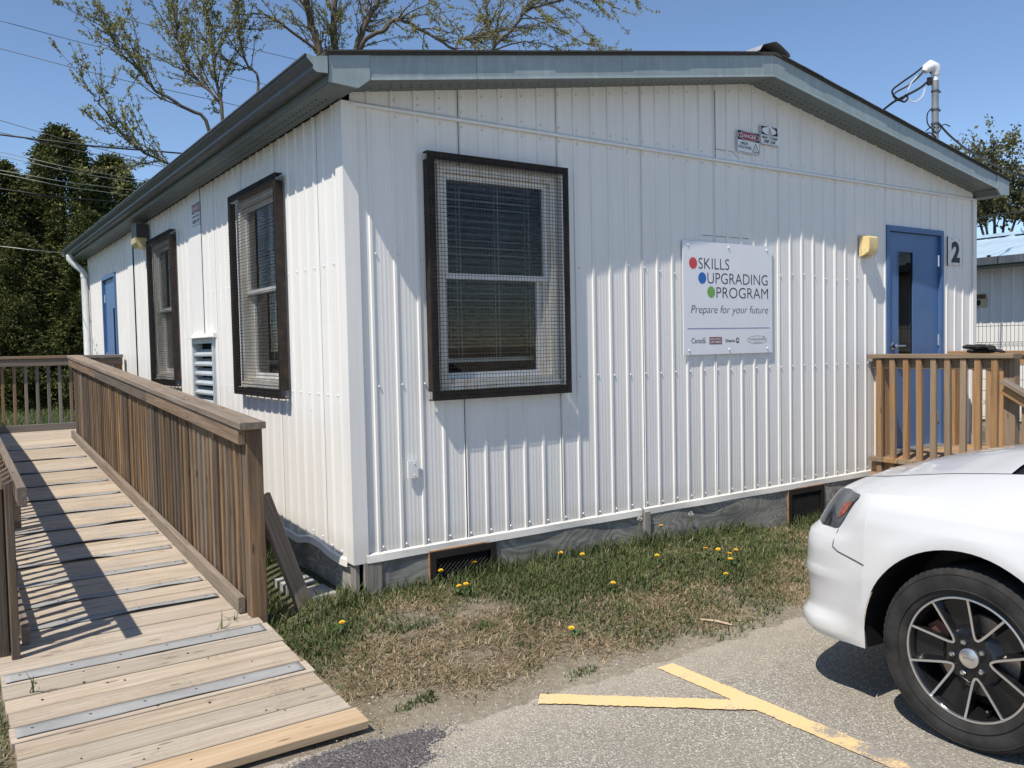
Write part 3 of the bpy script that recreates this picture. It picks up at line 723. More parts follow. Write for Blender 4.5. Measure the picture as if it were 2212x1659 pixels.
# ------------------------------------------------------------------ louvre on the long wall
M = frameM('s', LV[1], LV[2]); lw, lh = LV[1]-LV[0], LV[3]-LV[2]
lv = mk('louvre', None, None, bld, M)
mb = MB(); bars(mb, -.01, lw+.01, -.01, lh+.01, .045, -.03, .05); mk('louvre_frame', mb.mesh('louvre_frame'), M_louver, lv, M)
mb = MB(); mb.box(-.03, lw+.03, -.075, -.0305, lh+.012, lh+.02); mb.box(-.03, lw+.03, -.0304, -.002, lh+.012, lh+.05); mk('louvre_hood', mb.mesh('louvre_hood'), M_siding, lv, M)
mb = MB(); mb.add([(.036, -.028, 0), (lw-.036, -.028, 0), (lw-.036, .035, .045), (.036, .035, .045), (.036, -.028, -.004), (lw-.036, -.028, -.004), (lw-.036, .035, .041), (.036, .035, .041), (.036, -.026, -.016), (lw-.036, -.026, -.016)], [(0, 1, 2, 3), (7, 6, 5, 4), (8, 9, 1, 0)])
bm_ = mb.mesh('blade'); bm_.materials.append(M_louver)
for i in range(12): mk('louvre_blade', bm_, None, lv, M @ T(0, 0, .06+i*.084))
mb = MB(); mb.box(.0, lw, .055, .06, 0, lh); mk('louvre_screen', mb.mesh('louvre_screen'), M_dark, lv, M)
# cover plate on the gable
mb = MB(); mb.box(.344, .412, -.026, -.0125, .84, .945); mb.lathe([(.005, 0), (.004, .004), (0, .004)], 6, T(.386, -.026, .858) @ Matrix.Rotation(math.pi/2, 4, 'X')); mb.lathe([(.005, 0), (.004, .004), (0, .004)], 6, T(.386, -.026, .927) @ Matrix.Rotation(math.pi/2, 4, 'X'))
part('cover_plate', mb, M_whitepipe, bld)

# ------------------------------------------------------------------ lettering helper
_tc = 0
def text_mesh(s, width=None, height=None, offset=0.0, shear=0.0, spacing=1.0, wordsp=1.0):
    global _tc; _tc += 1
    cu = bpy.data.curves.new('txt', 'FONT'); cu.body = s; cu.size = 1; cu.offset = offset; cu.shear = shear; cu.space_character = spacing; cu.space_word = wordsp
    cu.resolution_u = 4; cu.extrude = 0
    ob = bpy.data.objects.new('txt', cu); COL.objects.link(ob); bpy.context.view_layer.update()
    me = bpy.data.meshes.new_from_object(ob); bpy.data.objects.remove(ob); bpy.data.curves.remove(cu)
    co = np.empty(len(me.vertices)*3, 'f'); me.vertices.foreach_get('co', co); co = co.reshape(-1, 3)
    mn, mx = co.min(0), co.max(0); sz = mx-mn
    kx = width/sz[0] if width else height/sz[1]; ky = height/sz[1] if height else kx
    co[:, 0] = (co[:, 0]-mn[0])*kx; co[:, 1] = (co[:, 1]-mn[1])*ky; co[:, 2] = 0
    me.vertices.foreach_set('co', co.ravel()); me.update(); me.materials.clear(); return me
def letter(parent, M, s, x, y, mat, width=None, height=None, z=.0012, name='lettering', **k):
    me = text_mesh(s, width, height, **k); return mk(name, me, mat, parent, M @ T(x, y, z))
def shape(parent, M, name, poly, mat, z=.0012):
    mb = MB(); mb.add([(p[0], p[1], 0) for p in poly], [tuple(range(len(poly)))]); return mk(name, mb.mesh(name), mat, parent, M @ T(0, 0, z))
def ring(parent, M, name, poly, inner, mat, z=.0012):
    mb = MB(); n = len(poly); mb.add([(p[0], p[1], 0) for p in poly]+[(p[0], p[1], 0) for p in inner], [(i, (i+1) % n, n+(i+1) % n, n+i) for i in range(n)]); return mk(name, mb.mesh(name), mat, parent, M @ T(0, 0, z))
def ell(cx, cy, a, b, n=40, t0=0): return [(cx+a*math.cos(t0+2*math.pi*k/n), cy+b*math.sin(t0+2*math.pi*k/n)) for k in range(n)]
def rrect(x0, x1, y0, y1, r, n=5):
    out = []
    for (cx, cy, t) in ((x1-r, y1-r, 0), (x0+r, y1-r, 90), (x0+r, y0+r, 180), (x1-r, y0+r, 270)):
        for k in range(n): a = math.radians(t+90*k/(n-1)); out.append((cx+r*math.cos(a), cy+r*math.sin(a)))
    return out
def signM(side, u0, z0, off):
    if side == 'g': return Matrix(((1, 0, 0, u0), (0, 0, -1, -off), (0, 1, 0, z0), (0, 0, 0, 1)))
    return Matrix(((0, 0, -1, -off), (-1, 0, 0, u0), (0, 1, 0, z0), (0, 0, 0, 1)))

# ------------------------------------------------------------------ programme sign
SW, SH = 1.022, .862
M = signM('g', 2.686, 1.527, .021)
sg = thing('sign_board', (2.686, -.02, 1.527), 'large white sign board reading SKILLS UPGRADING PROGRAM on the gable wall', 'sign')
mb = MB(); mb.prism(rrect(0, SW, 0, SH, .004, 3), -.006, 0); mk('panel', mb.mesh('panel'), M_signw, sg, M)
for (cx, cy, mt) in ((.107, .695, M_red), (.205, .585, M_bluep), (.302, .48, M_greenp)): shape(sg, M, 'dot', ell(cx, cy, .043, .0435), mt)
letter(sg, M, 'SKILLS', .166, .655, M_black, .342, .083, offset=-.012, spacing=1.0)
letter(sg, M, 'UPGRADING', .262, .545, M_black, .703, .083, offset=-.012)
letter(sg, M, 'PROGRAM', .361, .436, M_black, .608, .083, offset=-.012)
letter(sg, M, 'Prepare for your future', .080, .299, M_black, .889, .078, offset=-.014, shear=.22)
shape(sg, M, 'rule', [(.04, .197), (.988, .199), (.988, .2035), (.04, .2015)], M_navy)
letter(sg, M, 'Canada', .081, .088, M_greyp, .154, .04, offset=.006)
for x0, x1 in ((.214, .219), (.229, .234)): shape(sg, M, 'flag', [(x0, .122), (x1, .122), (x1, .133), (x0, .133)], M_red)
shape(sg, M, 'flag', [(.2225, .124), (.2255, .124), (.2245, .132), (.2235, .132)], M_red)
shape(sg, M, 'label_block', [(.278, .078), (.417, .078), (.417, .133), (.278, .133)], M_maroon)
letter(sg, M, 'EMPLOYMENT', .287, .110, M_signwb, .121, .016, z=.0022, offset=.01)
letter(sg, M, 'ONTARIO', .287, .084, M_signwb, .121, .021, z=.0022, offset=.015)
letter(sg, M, 'Ontario', .457, .091, M_black, .111, .025, offset=.016)
shape(sg, M, 'emblem', rrect(.580, .617, .084, .127, .016), M_black)
for ang in (90, 210, 330):
    a = math.radians(ang); cx, cy = .5985+.0085*math.cos(a), .1065+.0095*math.sin(a)
    shape(sg, M, 'emblem', [(cx+.0085*math.cos(a+q*math.pi/3)*(1 if q % 2 else .75), cy+.0085*math.sin(a+q*math.pi/3)*(1 if q % 2 else .75)) for q in range(6)], M_signwb, z=.0022)
ring(sg, M, 'emblem', ell(.834, .107, .121, .0315), ell(.835, .1075, .1185, .0285), M_greyp)
shape(sg, M, 'emblem', [(.905, .140), (.925, .124), (.902, .122), (.912, .128)], M_greyp)
letter(sg, M, 'Continuing Education', .733, .098, M_greyp, .205, .024, offset=0.0)
letter(sg, M, 'Embrace Learning', .795, .082, M_greyp, .085, .012, shear=.2)
mb = MB()
for x in (.055, .5, .955):
    for y in (.035, .83): mb.lathe([(.008, 0), (.008, .003), (.004, .008), (0, .008)], 8, M @ T(x, y, .0005))
mk('screw_heads', mb.mesh('screw_heads'), M_whitepipe, sg, kind='stuff')

# ------------------------------------------------------------------ danger signs
def danger(side, u0, z0, w_, h_, off, label, lines, tri, tilt=0.0):
    M = signM(side, u0, z0, off) @ Matrix.Rotation(tilt, 4, 'Z')
    s = thing('danger_sign', M @ Vector((0, 0, 0)), label, 'sign')
    mb = MB(); mb.prism(rrect(0, w_, 0, h_, .008), -.003, 0); mk('panel', mb.mesh('panel'), M_signwb, s, M)
    ring(s, M, 'border', rrect(.005, w_-.005, .005, h_-.005, .006), rrect(.0085, w_-.0085, .0085, h_-.0085, .005), M_black, .0008)
    yb = h_*.56
    shape(s, M, 'header', [(.006, yb), (w_-.006, yb), (w_-.006, h_-.006), (.006, h_-.006)], M_black, .0012)
    cy = (yb+h_-.006)/2
    shape(s, M, 'header', ell(w_/2, cy, w_*.465, h_*.192), M_signwb, .0018)
    shape(s, M, 'header', ell(w_/2, cy, w_*.445, h_*.175), M_danger, .0024)
    letter(s, M, 'DANGER', w_*.14, cy-h_*.085, M_signwb, w_*.68, h_*.17, z=.003, offset=.008)
    for (t, x, y, ww, hh) in lines: letter(s, M, t, x*w_, y*h_, M_black, ww*w_, hh*h_, offset=.025)
    if tri:
        ring(s, M, 'warning_triangle', [(.655*w_, .10*h_), (.965*w_, .10*h_), (.81*w_, .52*h_)], [(.69*w_, .13*h_), (.93*w_, .13*h_), (.81*w_, .455*h_)], M_black)
        shape(s, M, 'warning_triangle', [(.80*w_, .15*h_), (.825*w_, .25*h_), (.812*w_, .26*h_), (.835*w_, .38*h_), (.80*w_, .28*h_), (.812*w_, .27*h_), (.79*w_, .2*h_)], M_black)
    return s
danger('g', 3.298, 3.112, .272, .176, .020, 'danger high voltage sign with a red oval and warning triangle', [('HIGH', .16, .36, .3, .13), ('VOLTAGE', .06, .19, .56, .13)], True, -.02)
danger('s', 3.335, 2.735, .27, .20, .016, 'small danger keep off sign near the eave on the long wall', [('HIGH VOLTAGE', .09, .36, .82, .12), ('KEEP OFF', .09, .12, .82, .17)], False)
# peeling sign: the sheet is curled and torn
M = signM('g', 3.583, 3.205, .019)
ps_ = thing('peeling_sign', (3.583, -.018, 3.205), 'peeling high voltage sign with its middle torn and faded oval', 'sign')
mb = MB(); nx_, ny_ = 14, 8; w_, h_ = .222, .155
def curl(x, y): 
    d = .004*math.sin(x*40)*math.sin(y*30) + .012*max(0, (x-.17)/.05)**2*.4 + .01*max(0, (.02-y)/.02)
    return d
vs = [(w_*i/nx_, h_*j/ny_ + (.006*noise.noise(Vector((i*.9, j, 3))) if j in (0, ny_) else 0), curl(w_*i/nx_, h_*j/ny_)) for j in range(ny_+1) for i in range(nx_+1)]
mb.add(vs, [(j*(nx_+1)+i, j*(nx_+1)+i+1, (j+1)*(nx_+1)+i+1, (j+1)*(nx_+1)+i) for j in range(ny_) for i in range(nx_)])
mk('panel', mb.mesh('panel', 60), M_signwb, ps_, M)
ring(ps_, M, 'header', [(.012+p[0]*.9, p[1]) for p in rrect(0, w_, .075, h_-.006, .002, 10)], [(.012+p[0], p[1]) for p in ell(w_*.45, .112, w_*.38, .031, 40, math.pi/40*0)], M_black, .0125) if False else None
def halfhead(xa, xb):
    pts_o = [(xa, .078), (xb, .078), (xb, .147), (xa, .147)]
    mb = MB(); n = 24
    for k in range(n):
        x0, x1 = xa+(xb-xa)*k/n, xa+(xb-xa)*(k+1)/n
        e = lambda x: .031*math.sqrt(max(0, 1-((x-.105)/.088)**2))
        for sgn in (-1, 1):
            a0, a1 = .1125+sgn*e(x0), .1125+sgn*e(x1); b = .147 if sgn > 0 else .078
            c = [(x0, a0), (x1, a1), (x1, b), (x0, b)]
            mb.add([(p[0], p[1], curl(*p)+.0015) for p in c], [(0, 1, 2, 3)])
    mk('header', mb.mesh('header'), M_black, ps_, M)
halfhead(.008, .100); halfhead(.128, .205)
letter(ps_, M, 'HIGH', .012, .046, M_black, .062, .022, z=.006, offset=.02); letter(ps_, M, 'TAGE', .128, .044, M_black, .075, .022, z=.006, offset=.02)
letter(ps_, M, 'KEEP', .038, .015, M_black, .056, .022, z=.006, offset=.02); letter(ps_, M, 'OFF', .128, .012, M_black, .046, .022, z=.006, offset=.02)
mb = MB(); mb.add([(.098, .135, .004), (.112, .135, .004), (.118, .07, .022), (.108, .012, .014), (.095, .05, .02)], [(0, 1, 2, 4), (4, 2, 3)]); mk('torn_flap', mb.mesh('torn_flap'), plain('sign_paper_back', (.42, .43, .43), .7), ps_, M)
# number plate
M = signM('g', 6.392, 2.338, .020)
nb = thing('number_plate', (6.392, -.02, 2.338), 'clear plate with a black number 2 beside the blue door', 'sign')
mb = MB(); mb.prism(rrect(0, .262, 0, .268, .006), -.005, 0); mk('panel', mb.mesh('panel'), plain('hazy_acrylic_plate', (.70, .69, .66), .3, var=.03), nb, M)
letter(nb, M, '2', .062, .028, M_black, .16, .212, offset=.05, name='numeral')
mb = MB()
for x in (.075, .205):
    for y in (.012, .255): mb.lathe([(.008, 0), (.008, .003), (0, .007)], 8, M @ T(x, y, .0005))
mk('screw_heads', mb.mesh('screw_heads'), M_chrome, nb, kind='stuff')
boxpart('seam_shadow_strip', nb, M_dark, 6.380, 6.385, -.024, -.0155, 2.33, 2.62)  # dark strip standing in for the seam's shadow beside the plate

# ------------------------------------------------------------------ wall lamps
lp = thing('wall_lamp', (4.90, -.02, 2.37), 'yellowed wall pack lamp left of the gable door', 'lamp', 'wall lamps')
boxpart('lamp_back', lp, plain('cream_lamp_housing', (.62, .52, .30), .5), 4.915, 5.075, -.034, -.0155, 2.36, 2.545)
mb = MB(); sec = [(-.0345, 2.365), (-.0345, 2.54), (-.09, 2.538), (-.108, 2.522), (-.108, 2.43), (-.10, 2.40), (-.055, 2.372)]
vs = [(4.922+.006*(0 < i < 6), y, z) for i, (y, z) in enumerate(sec)] + [(5.068-.006*(0 < i < 6), y, z) for i, (y, z) in enumerate(sec)]
mb.add(vs, [tuple(range(6, -1, -1)), tuple(range(7, 14))] + [(i, (i+1) % 7, 7+(i+1) % 7, 7+i) for i in range(7)]); part('lamp_lens', mb, M_yellowlens, lp, smooth=30)
boxpart('lamp_cap', lp, plain('cream_lamp_housing_top', (.62, .52, .30), .5), 4.975, 5.015, -.06, -.0345, 2.348, 2.366)
lp = thing('wall_lamp', (-.02, 5.3, 2.76), 'dark wall lamp with yellow lens under the eave of the long wall', 'lamp', 'wall lamps')
boxpart('lamp_back', lp, M_lampbody, -.14, -.0155, 5.14, 5.40, 2.86, 3.0)
mb = MB(); vs = []
for z, d in ((2.855, .135), (2.80, .13), (2.755, .10)):
    for (sx, y) in ((0, 5.15), (1, 5.15), (1, 5.39), (0, 5.39)): vs.append((-.017-sx*d, y, z))
mb.add(vs, [(i*4+k, i*4+(k+1) % 4, (i+1)*4+(k+1) % 4, (i+1)*4+k) for i in range(2) for k in range(4)]+[(8, 9, 10, 11), (3, 2, 1, 0)]); part('lamp_lens', mb, plain('dull_cream_lens', (.50, .43, .22), .4), lp)
mb = MB(); mb.tube([(-.03, 5.13, 2.85), (-.03, 5.05, 2.74), (-.03, 5.02, 2.74)], .012, 6); part('conduit', mb, M_lampbody, lp)

# ------------------------------------------------------------------ wheelchair ramp
dz = lambda y: .147 + .069*min(y, 6.85)
RX0_, RX1_ = -1.79, -.548
ramp = thing('wheelchair_ramp', (-1.17, -1.3, 0), 'weathered wooden wheelchair ramp with railings along the long wall', 'ramp')
y = -1.305; nrm = Vector((0, -.069, 1)); i = 0
while y < 8.4:
    wd = .1415 if i else .145
    yc = y+wd/2; nn = nrm if yc < 6.85 else Vector((0, 0, 1))
    x1 = RX1_ + (random.uniform(-.008, .008)) + (.02 if i == 0 else 0); x0 = RX0_ + random.uniform(-.006, .006)
    if yc > .1: x1 = -.535
    if yc > 6.7: x1 = -.03
    zc = dz(yc)-.019 - (.002*random.random())
    plank(ramp, 'deck_board', (x0, yc, zc), (x1, yc, zc), wd-.008, .038, nn, M_deckend if i == 0 else M_deck); y += wd+.002; i += 1
# grip strips: thin sheet rubber-metal strips that curl at the edge
M_strip = NT('grey_grip_strip')
def _strip(m):
    f = m.noise(m.coord((1, 1, 1), rand=7), 7, 5, .6); f2 = m.noise(m.coord((1, 1, 1), rand=7), 160, 2, .6)
    c = m.ramp(f, [(.3, (.25, .255, .258)), (.7, (.33, .335, .335))])
    wv = m.n('TexWave', wave_type='BANDS', bands_direction='DIAGONAL'); m.l(m.coord((1, 2.2, 1), rand=3), wv.inputs[0]); wv.inputs['Scale'].default_value = .9; wv.inputs['Distortion'].default_value = 1.2
    c = m.mix(.28, c, m.ramp(wv.outputs['Fac'], [(.42, (.75, .78, .8)), (.5, (1, 1, 1))]), 'MULTIPLY')
    c = m.mix(m.math('MULTIPLY', m.ramp(f2, [(.42, 0.0), (.7, 1.0)]), .45), c, (.40, .355, .29)); m.base(c); m.set(.8, .0, .2); return m.m
M_strip = _strip(M_strip)
def strip(yc, x0, x1, wd, curl, seed):
    mb = MB(); N = 46; zs = 4; vs = []
    for i in range(N+1):
        x = x0+(x1-x0)*i/N; c = curl*max(0, .35+noise.noise(Vector((x*3.1, seed, 0)))*1.3)
        for k in range(zs):
            t = k/(zs-1); yy = yc-wd/2+wd*t; lift = c*(1-t)**2
            vs.append((x, yy-.006*noise.noise(Vector((x*2.2, seed+4, 0)))*(1-t), dz(yy)+.0028+lift))
    mb.add(vs, [(i*zs+k, (i+1)*zs+k, (i+1)*zs+k+1, i*zs+k+1) for i in range(N) for k in range(zs-1)])
    ob = part('grip_strip', mb, M_strip, ramp, smooth=60)
    sm = ob.modifiers.new('thickness', 'SOLIDIFY'); sm.thickness = .0022; sm.offset = 1
    mb = MB()
    for k in range(6):
        x = x0+.06+(x1-x0-.12)*k/5; mb.lathe([(.007, 0), (.007, .0022), (0, .004)], 8, T(x, yc+.012, dz(yc+.012)+.005))
    part('strip_screws', mb, M_chrome, ramp, kind='stuff')
ystr = [-.655, -.085] + [.53, .88, 1.28, 1.68, 2.10, 2.55, 3.05, 3.6, 4.2, 4.85, 5.55, 6.3]
for k, yc in enumerate(ystr):
    strip(yc, RX0_+.015 if k < 2 else -1.69, RX1_-.03 if k < 2 else -.655, .095 if k < 2 else .08, .005 if k < 2 else .016, k*7.3)
# kerb boards on the deck
def kerb(x, ys, up=.045):
    for a, b in zip(ys[:-1], ys[1:]):
        plank(ramp, 'kick_board', (x, a+.003, dz(a)+.052), (x, b-.003, dz(b)+.052), .088, .038, (1, 0, 0), M_cap)
kerb(-.617, [.16, 1.35, 2.75, 4.55, 6.85]); kerb(-1.655, [.3, 2.6, 4.7, 6.85])
# right-hand railing
cz = lambda y: 1.240 + .0555*y
rr = mk('railing', None, None, ramp, T(-.57, .1, .1), label='railing on the building side')
for a, b in ((.0, 3.2), (3.203, 6.86)): plank(rr, 'cap_rail', (-.572, a, cz(a)-.019), (-.572, b, cz(b)-.019), .142, .038, (0, -.055, 1), M_cap)
for a, b in ((.075, 2.45), (2.453, 4.9), (4.903, 6.86)): plank(rr, 'top_rail', (-.612, a, cz(a)-.085), (-.612, b, cz(b)-.085), .089, .038, (-1, 0, 0), M_rail)
y = .21
while y < 6.82:
    x = -.573+random.uniform(-.003, .003)
    plank(rr, 'slat', (x, y, dz(y)-.12), (x+random.uniform(-.003, .003), y+random.uniform(-.006, .006), cz(y)-.042), .038, .037, (1, 0, 0), M_slat); y += .101+random.uniform(-.006, .006)
plank(rr, 'post', (-.545, .12, .02), (-.545, .115, cz(.1)-.04), .09, .09, (1, 0, 0), M_post)
for yy in (2.3, 4.6, 6.8): plank(rr, 'post', (-.505, yy, .0), (-.505, yy, cz(yy)-.04), .09, .085, (1, 0, 0), M_post)
plank(rr, 'stringer', (-.52, .17, dz(.17)-.13), (-.52, 6.85, dz(6.85)-.13), .18, .036, (1, 0, 0), M_rail)
plank(rr, 'brace', (-.475, .20, .80), (-.235, .165, .075), .10, .04, (.3, -1, .1), M_cap)
# return rail to the wall at the head of the ramp
plank(rr, 'cap_rail', (-.50, 6.79, 1.60), (-.045, 6.79, 1.60), .14, .038, (0, 0, 1), M_back)
plank(rr, 'top_rail', (-.50, 6.79, 1.535), (-.045, 6.79, 1.535), .089, .038, (0, -1, 0), M_back)
plank(rr, 'post', (-.09, 6.83, .3), (-.09, 6.83, 1.58), .085, .085, (0, -1, 0), M_post)
for k in range(3): plank(rr, 'slat', (-.42+.12*k, 6.79, .45), (-.42+.12*k, 6.79, 1.49), .038, .036, (0, -1, 0), M_back)
# far landing railing
br = mk('railing', None, None, ramp, T(-.9, 8.35, .6), label='railing across the far landing')
plank(br, 'cap_rail', (-1.86, 8.36, 1.60), (-.06, 8.36, 1.60), .14, .038, (0, 0, 1), M_back)
plank(br, 'top_rail', (-1.86, 8.32, 1.53), (-.06, 8.32, 1.53), .089, .038, (0, -1, 0), M_back)
plank(br, 'kick_board', (-1.8, 8.31, .665), (-.06, 8.31, .665), .089, .038, (0, -1, 0), M_back)
x = -1.77
while x < -.1: plank(br, 'slat', (x, 8.37, .5), (x+.006, 8.37, 1.575), .038, .036, (0, -1, 0), M_back); x += .1335
for x in (-1.82, -.1): plank(br, 'post', (x, 8.42, 0), (x, 8.42, 1.575), .085, .085, (0, -1, 0), M_back)
for yy in (7.0, 8.3):
    for xx in (-1.7, -.9): plank(ramp, 'support_post', (xx, yy, -.02), (xx, yy, .575), .085, .085, (0, 1, 0), M_back)
# left-hand railing
lr = mk('railing', None, None, ramp, T(-1.7, .1, .1), label='railing on the open side')
lz = lambda y: 1.015 + .0600*min(y, 6.85)
for a, b in ((-.03, 2.6), (2.603, 5.2), (5.203, 8.3)): plank(lr, 'top_rail', (-1.668, a, lz(a)-.045), (-1.668, b, lz(b)-.045), .089, .038, (1, 0, 0), M_rail)
for a, b in ((.33, 3.4), (3.403, 8.3)): plank(lr, 'side_board', (-1.669, a, lz(a)-.185), (-1.669, b, lz(b)-.185), .185, .036, (1, 0, 0), M_rail)
y = .16
while y < 8.25:
    plank(lr, 'slat', (-1.712, y, dz(y)-.1), (-1.712+random.uniform(-.003, .003), y+random.uniform(-.004, .004), lz(y)+.004), .038, .037, (-1, 0, 0), M_slat, top=.02); y += .118
for yy in (.25, 2.6, 5.0, 7.0): plank(lr, 'post', (-1.772, yy, -.02), (-1.772, yy, lz(yy)-.05), .085, .075, (1, 0, 0), M_slat)
for x in (-1.755, -.60): plank(ramp, 'stringer', (x, -1.2, dz(-1.2)-.055), (x, 6.8, dz(6.8)-.13), .035, .04, (1, 0, 0), M_rail)

# ------------------------------------------------------------------ porch at the gable door
por = thing('entrance_porch', (5.8, -.6, 0), 'golden brown wooden entrance porch with slatted rails below the gable door', 'porch')
PZ = .55
for k in range(9):
    y0 = -.10-.139*k; plank(por, 'deck_board', (5.03, y0, PZ-.019), (6.52, y0, PZ-.019), .133, .038, (0, 0, 1), M_porch)
def side_rail(xs, sgn, name_label):
    r = mk('railing', None, None, por, T(xs, -.6, PZ), label=name_label)
    plank(r, 'cap_rail', (xs+.01, -.015, 1.462), (xs+.01, -1.275, 1.462), .14, .038, (0, 0, 1), M_porch)
    plank(r, 'top_rail', (xs+sgn*.012, -.03, 1.395), (xs+sgn*.012, -1.165, 1.395), .089, .038, (1, 0, 0), M_porch)
    plank(r, 'rim_joist', (xs+sgn*.012, -.02, PZ-.11), (xs+sgn*.012, -1.28, PZ-.11), .14, .038, (1, 0, 0), M_porch)
    for k in range(9):
        y = -.117-.1252*k+random.uniform(-.005, .005)
        plank(r, 'slat', (xs-sgn*.028, y+random.uniform(-.006, .006), .33), (xs-sgn*.028, y, 1.437), .050, .038, (sgn, 0, 0), M_porch, top=.018)
    for yy in (-.075, -1.20): plank(r, 'post', (xs+sgn*.08, yy, -.02), (xs+sgn*.08, yy, 1.442), .088, .088, (1, 0, 0), M_porch)
    return r
side_rail(5.10, 1, 'railing on the near side'); side_rail(6.47, -1, 'railing on the far side')
for xs_ in (5.10, 6.47):
    sr = mk('stair_rail', None, None, por, T(xs_, -1.8, .3))
    plank(sr, 'hand_rail', (xs_-.03, -1.19, 1.265), (xs_-.03, -2.05, .745), .089, .036, (0, .52, 1), M_cap)
    plank(sr, 'under_rail', (xs_-.02, -1.19, 1.20), (xs_-.02, -2.05, .68), .085, .034, (1, 0, 0), M_porch)
    for k in range(6):
        y = -1.33-.125*k; plank(sr, 'slat', (xs_+.018, y, .45+.6*(y+1.33)), (xs_+.018, y, 1.165+.605*(y+1.33)), .04, .036, (1, 0, 0), M_porch)
    plank(sr, 'post', (xs_+.06, -2.02, 0), (xs_+.06, -2.02, .70), .088, .088, (1, 0, 0), M_porch)
for k in range(2):
    plank(por, 'step_board', (5.1, -1.43-.27*k, PZ-.2-.18*k), (6.45, -1.43-.27*k, PZ-.2-.18*k), .26, .038, (0, 0, 1), M_porch)
    plank(por, 'riser_board', (5.1, -1.31-.27*k, PZ-.12-.18*k), (6.45, -1.31-.27*k, PZ-.12-.18*k), .11, .03, (0, -1, 0), M_porch)

# gloves lying on the porch rail
M_glove = plain('black_glove_fabric', (.012, .012, .013), .85, var=.2, scale=60)
def glove(loc, rz, label, flip, droop):
    M = T(*loc) @ Matrix.Rotation(rz, 4, 'Z')
    mb = MB(); n = 10
    def blob(pts, ry, rzv):
        vs = []
        for (p, a, b) in zip(pts, ry, rzv):
            for k in range(n): t = 2*math.pi*k/n; vs.append((p[0], p[1]+a*math.cos(t), p[2]+b*math.sin(t)))
        m_ = len(pts); mb.add(vs, [(i*n+k, i*n+(k+1) % n, (i+1)*n+(k+1) % n, (i+1)*n+k) for i in range(m_-1) for k in range(n)]+[tuple(range(n-1, -1, -1)), tuple((m_-1)*n+k for k in range(n))])
    blob([(-.13, 0, .022), (-.10, 0, .024), (-.05, 0, .022), (0, .002, .024), (.04, .003, .022), (.065, .003, .018)], [.034, .048, .038, .05, .05, .042], [.012, .02, .018, .022, .019, .012])
    for k, (yy, ln) in enumerate(((-.036, .062), (-.013, .075), (.011, .072), (.034, .055))):
        mb.tube([(.045, yy, .02), (.075, yy*1.15, .026), (.075+ln*.55, yy*1.2, .022), (.07+ln, yy*1.1, .010-droop)], [.0115, .012, .0105, .007], 8)
    mb.tube([(-.01, flip*.04, .02), (.02, flip*.066, .022), (.05, flip*.073, .014)], [.013, .012, .008], 8)
    return mk('work_glove', mb.mesh('work_glove', 50), M_glove, None, M, label, 'glove', 'gloves on the porch rail')
glove((5.12, -1.02, 1.4815), -1.35, 'black work glove lying flat on the porch cap rail', 1, 0)
glove((5.10, -.98, 1.515), -1.75, 'crumpled black work glove lying on top of another glove', -1, .012)

# ------------------------------------------------------------------ service mast behind the rake
mast = thing('service_mast', (7.12, .52, 0), 'grey service mast with white weather head and loose cables behind the roof', 'mast')
mb = MB(); mb.tube([(7.12, .52, 0), (7.12, .52, 4.40)], .036, 16); part('mast_pipe', mb, plain('galvanised_pipe', (.25, .255, .26), .5, .4, .08), mast, smooth=40)
mb = MB(); mb.tube([(7.12, .52, 4.40), (7.12, .52, 4.46)], .03, 14); hd = [(7.12, .52, 4.455), (7.12, .52, 4.50), (7.105, .525, 4.54), (7.06, .54, 4.555), (7.01, .56, 4.52), (6.99, .57, 4.49)]
mb.tube(hd, [.04, .052, .06, .06, .05, .03], 14); part('weather_head', mb, plain('white_pvc', (.75, .76, .77), .4, var=.02), mast, smooth=50)
for z in (3.45, 3.62, 3.93, 4.08, 4.28):
    mb = MB(); mb.lathe([(.037, 0), (.043, 0), (.043, .018), (.037, .018)], 16, T(7.12, .52, z)); mb.box(7.155, 7.20, .50, .52, z, z+.018); part('pipe_clamp', mb, plain('clamp_steel', (.10, .10, .10), .5, .5), mast)
M_cable = plain('black_cable', (.012, .012, .013), .6); M_cablew = plain('pale_cable', (.6, .61, .62), .5)
def bez(pts, n=8):
    pts = [Vector(p) for p in pts]; P = [pts[0]*2-pts[1]]+pts+[pts[-1]*2-pts[-2]]; out = []
    for i in range(1, len(P)-2):
        for k in range(n):
            t = k/n; a, b, c, d = P[i-1:i+3]; out.append(.5*((2*b)+(c-a)*t+(2*a-5*b+4*c-d)*t*t+(3*b-a-3*c+d)*t**3))
    out.append(pts[-1]); return out
def cable(parent, pts, r, mat, name='cable', n=8):
    mb = MB(); mb.tube(bez(pts, n), r, 5); return part(name, mb, mat, parent, smooth=60)
def px(u, v, D): return tuple(CAM + D*(fwd + RR*((u-1106)/1834.86) - UU*((v-829.5)/1834.86)))
S_ = 1/1.8228
def zq(x, y, D=9.2): return px((2800+x*.557)*S_, (100+y*.557)*S_, D)
cable(mast, [zq(1520, 275), zq(1440, 340, 9.15), zq(1340, 410, 9.1), zq(1282, 460, 9.1), zq(1300, 505, 9.1), zq(1365, 540, 9.15), zq(1390, 510), zq(1370, 490)], .011, M_cable)
cable(mast, [zq(1530, 280), zq(1480, 350, 9.25), zq(1400, 420, 9.3), zq(1310, 470, 9.3), zq(1290, 500, 9.3), zq(1330, 530, 9.25), zq(1390, 490)], .010, M_cable)
cable(mast, [zq(1495, 325), zq(1420, 400), zq(1392, 470), zq(1400, 525), zq(1440, 540), zq(1490, 505), zq(1510, 450), zq(1500, 430)], .006, M_cablew)
cable(mast, [zq(1545, 385, 9.2), zq(1480, 440), zq(1390, 490), zq(1300, 535, 9.3), zq(1220, 595, 9.6), zq(1100, 700, 10.2)], .013, M_cable)
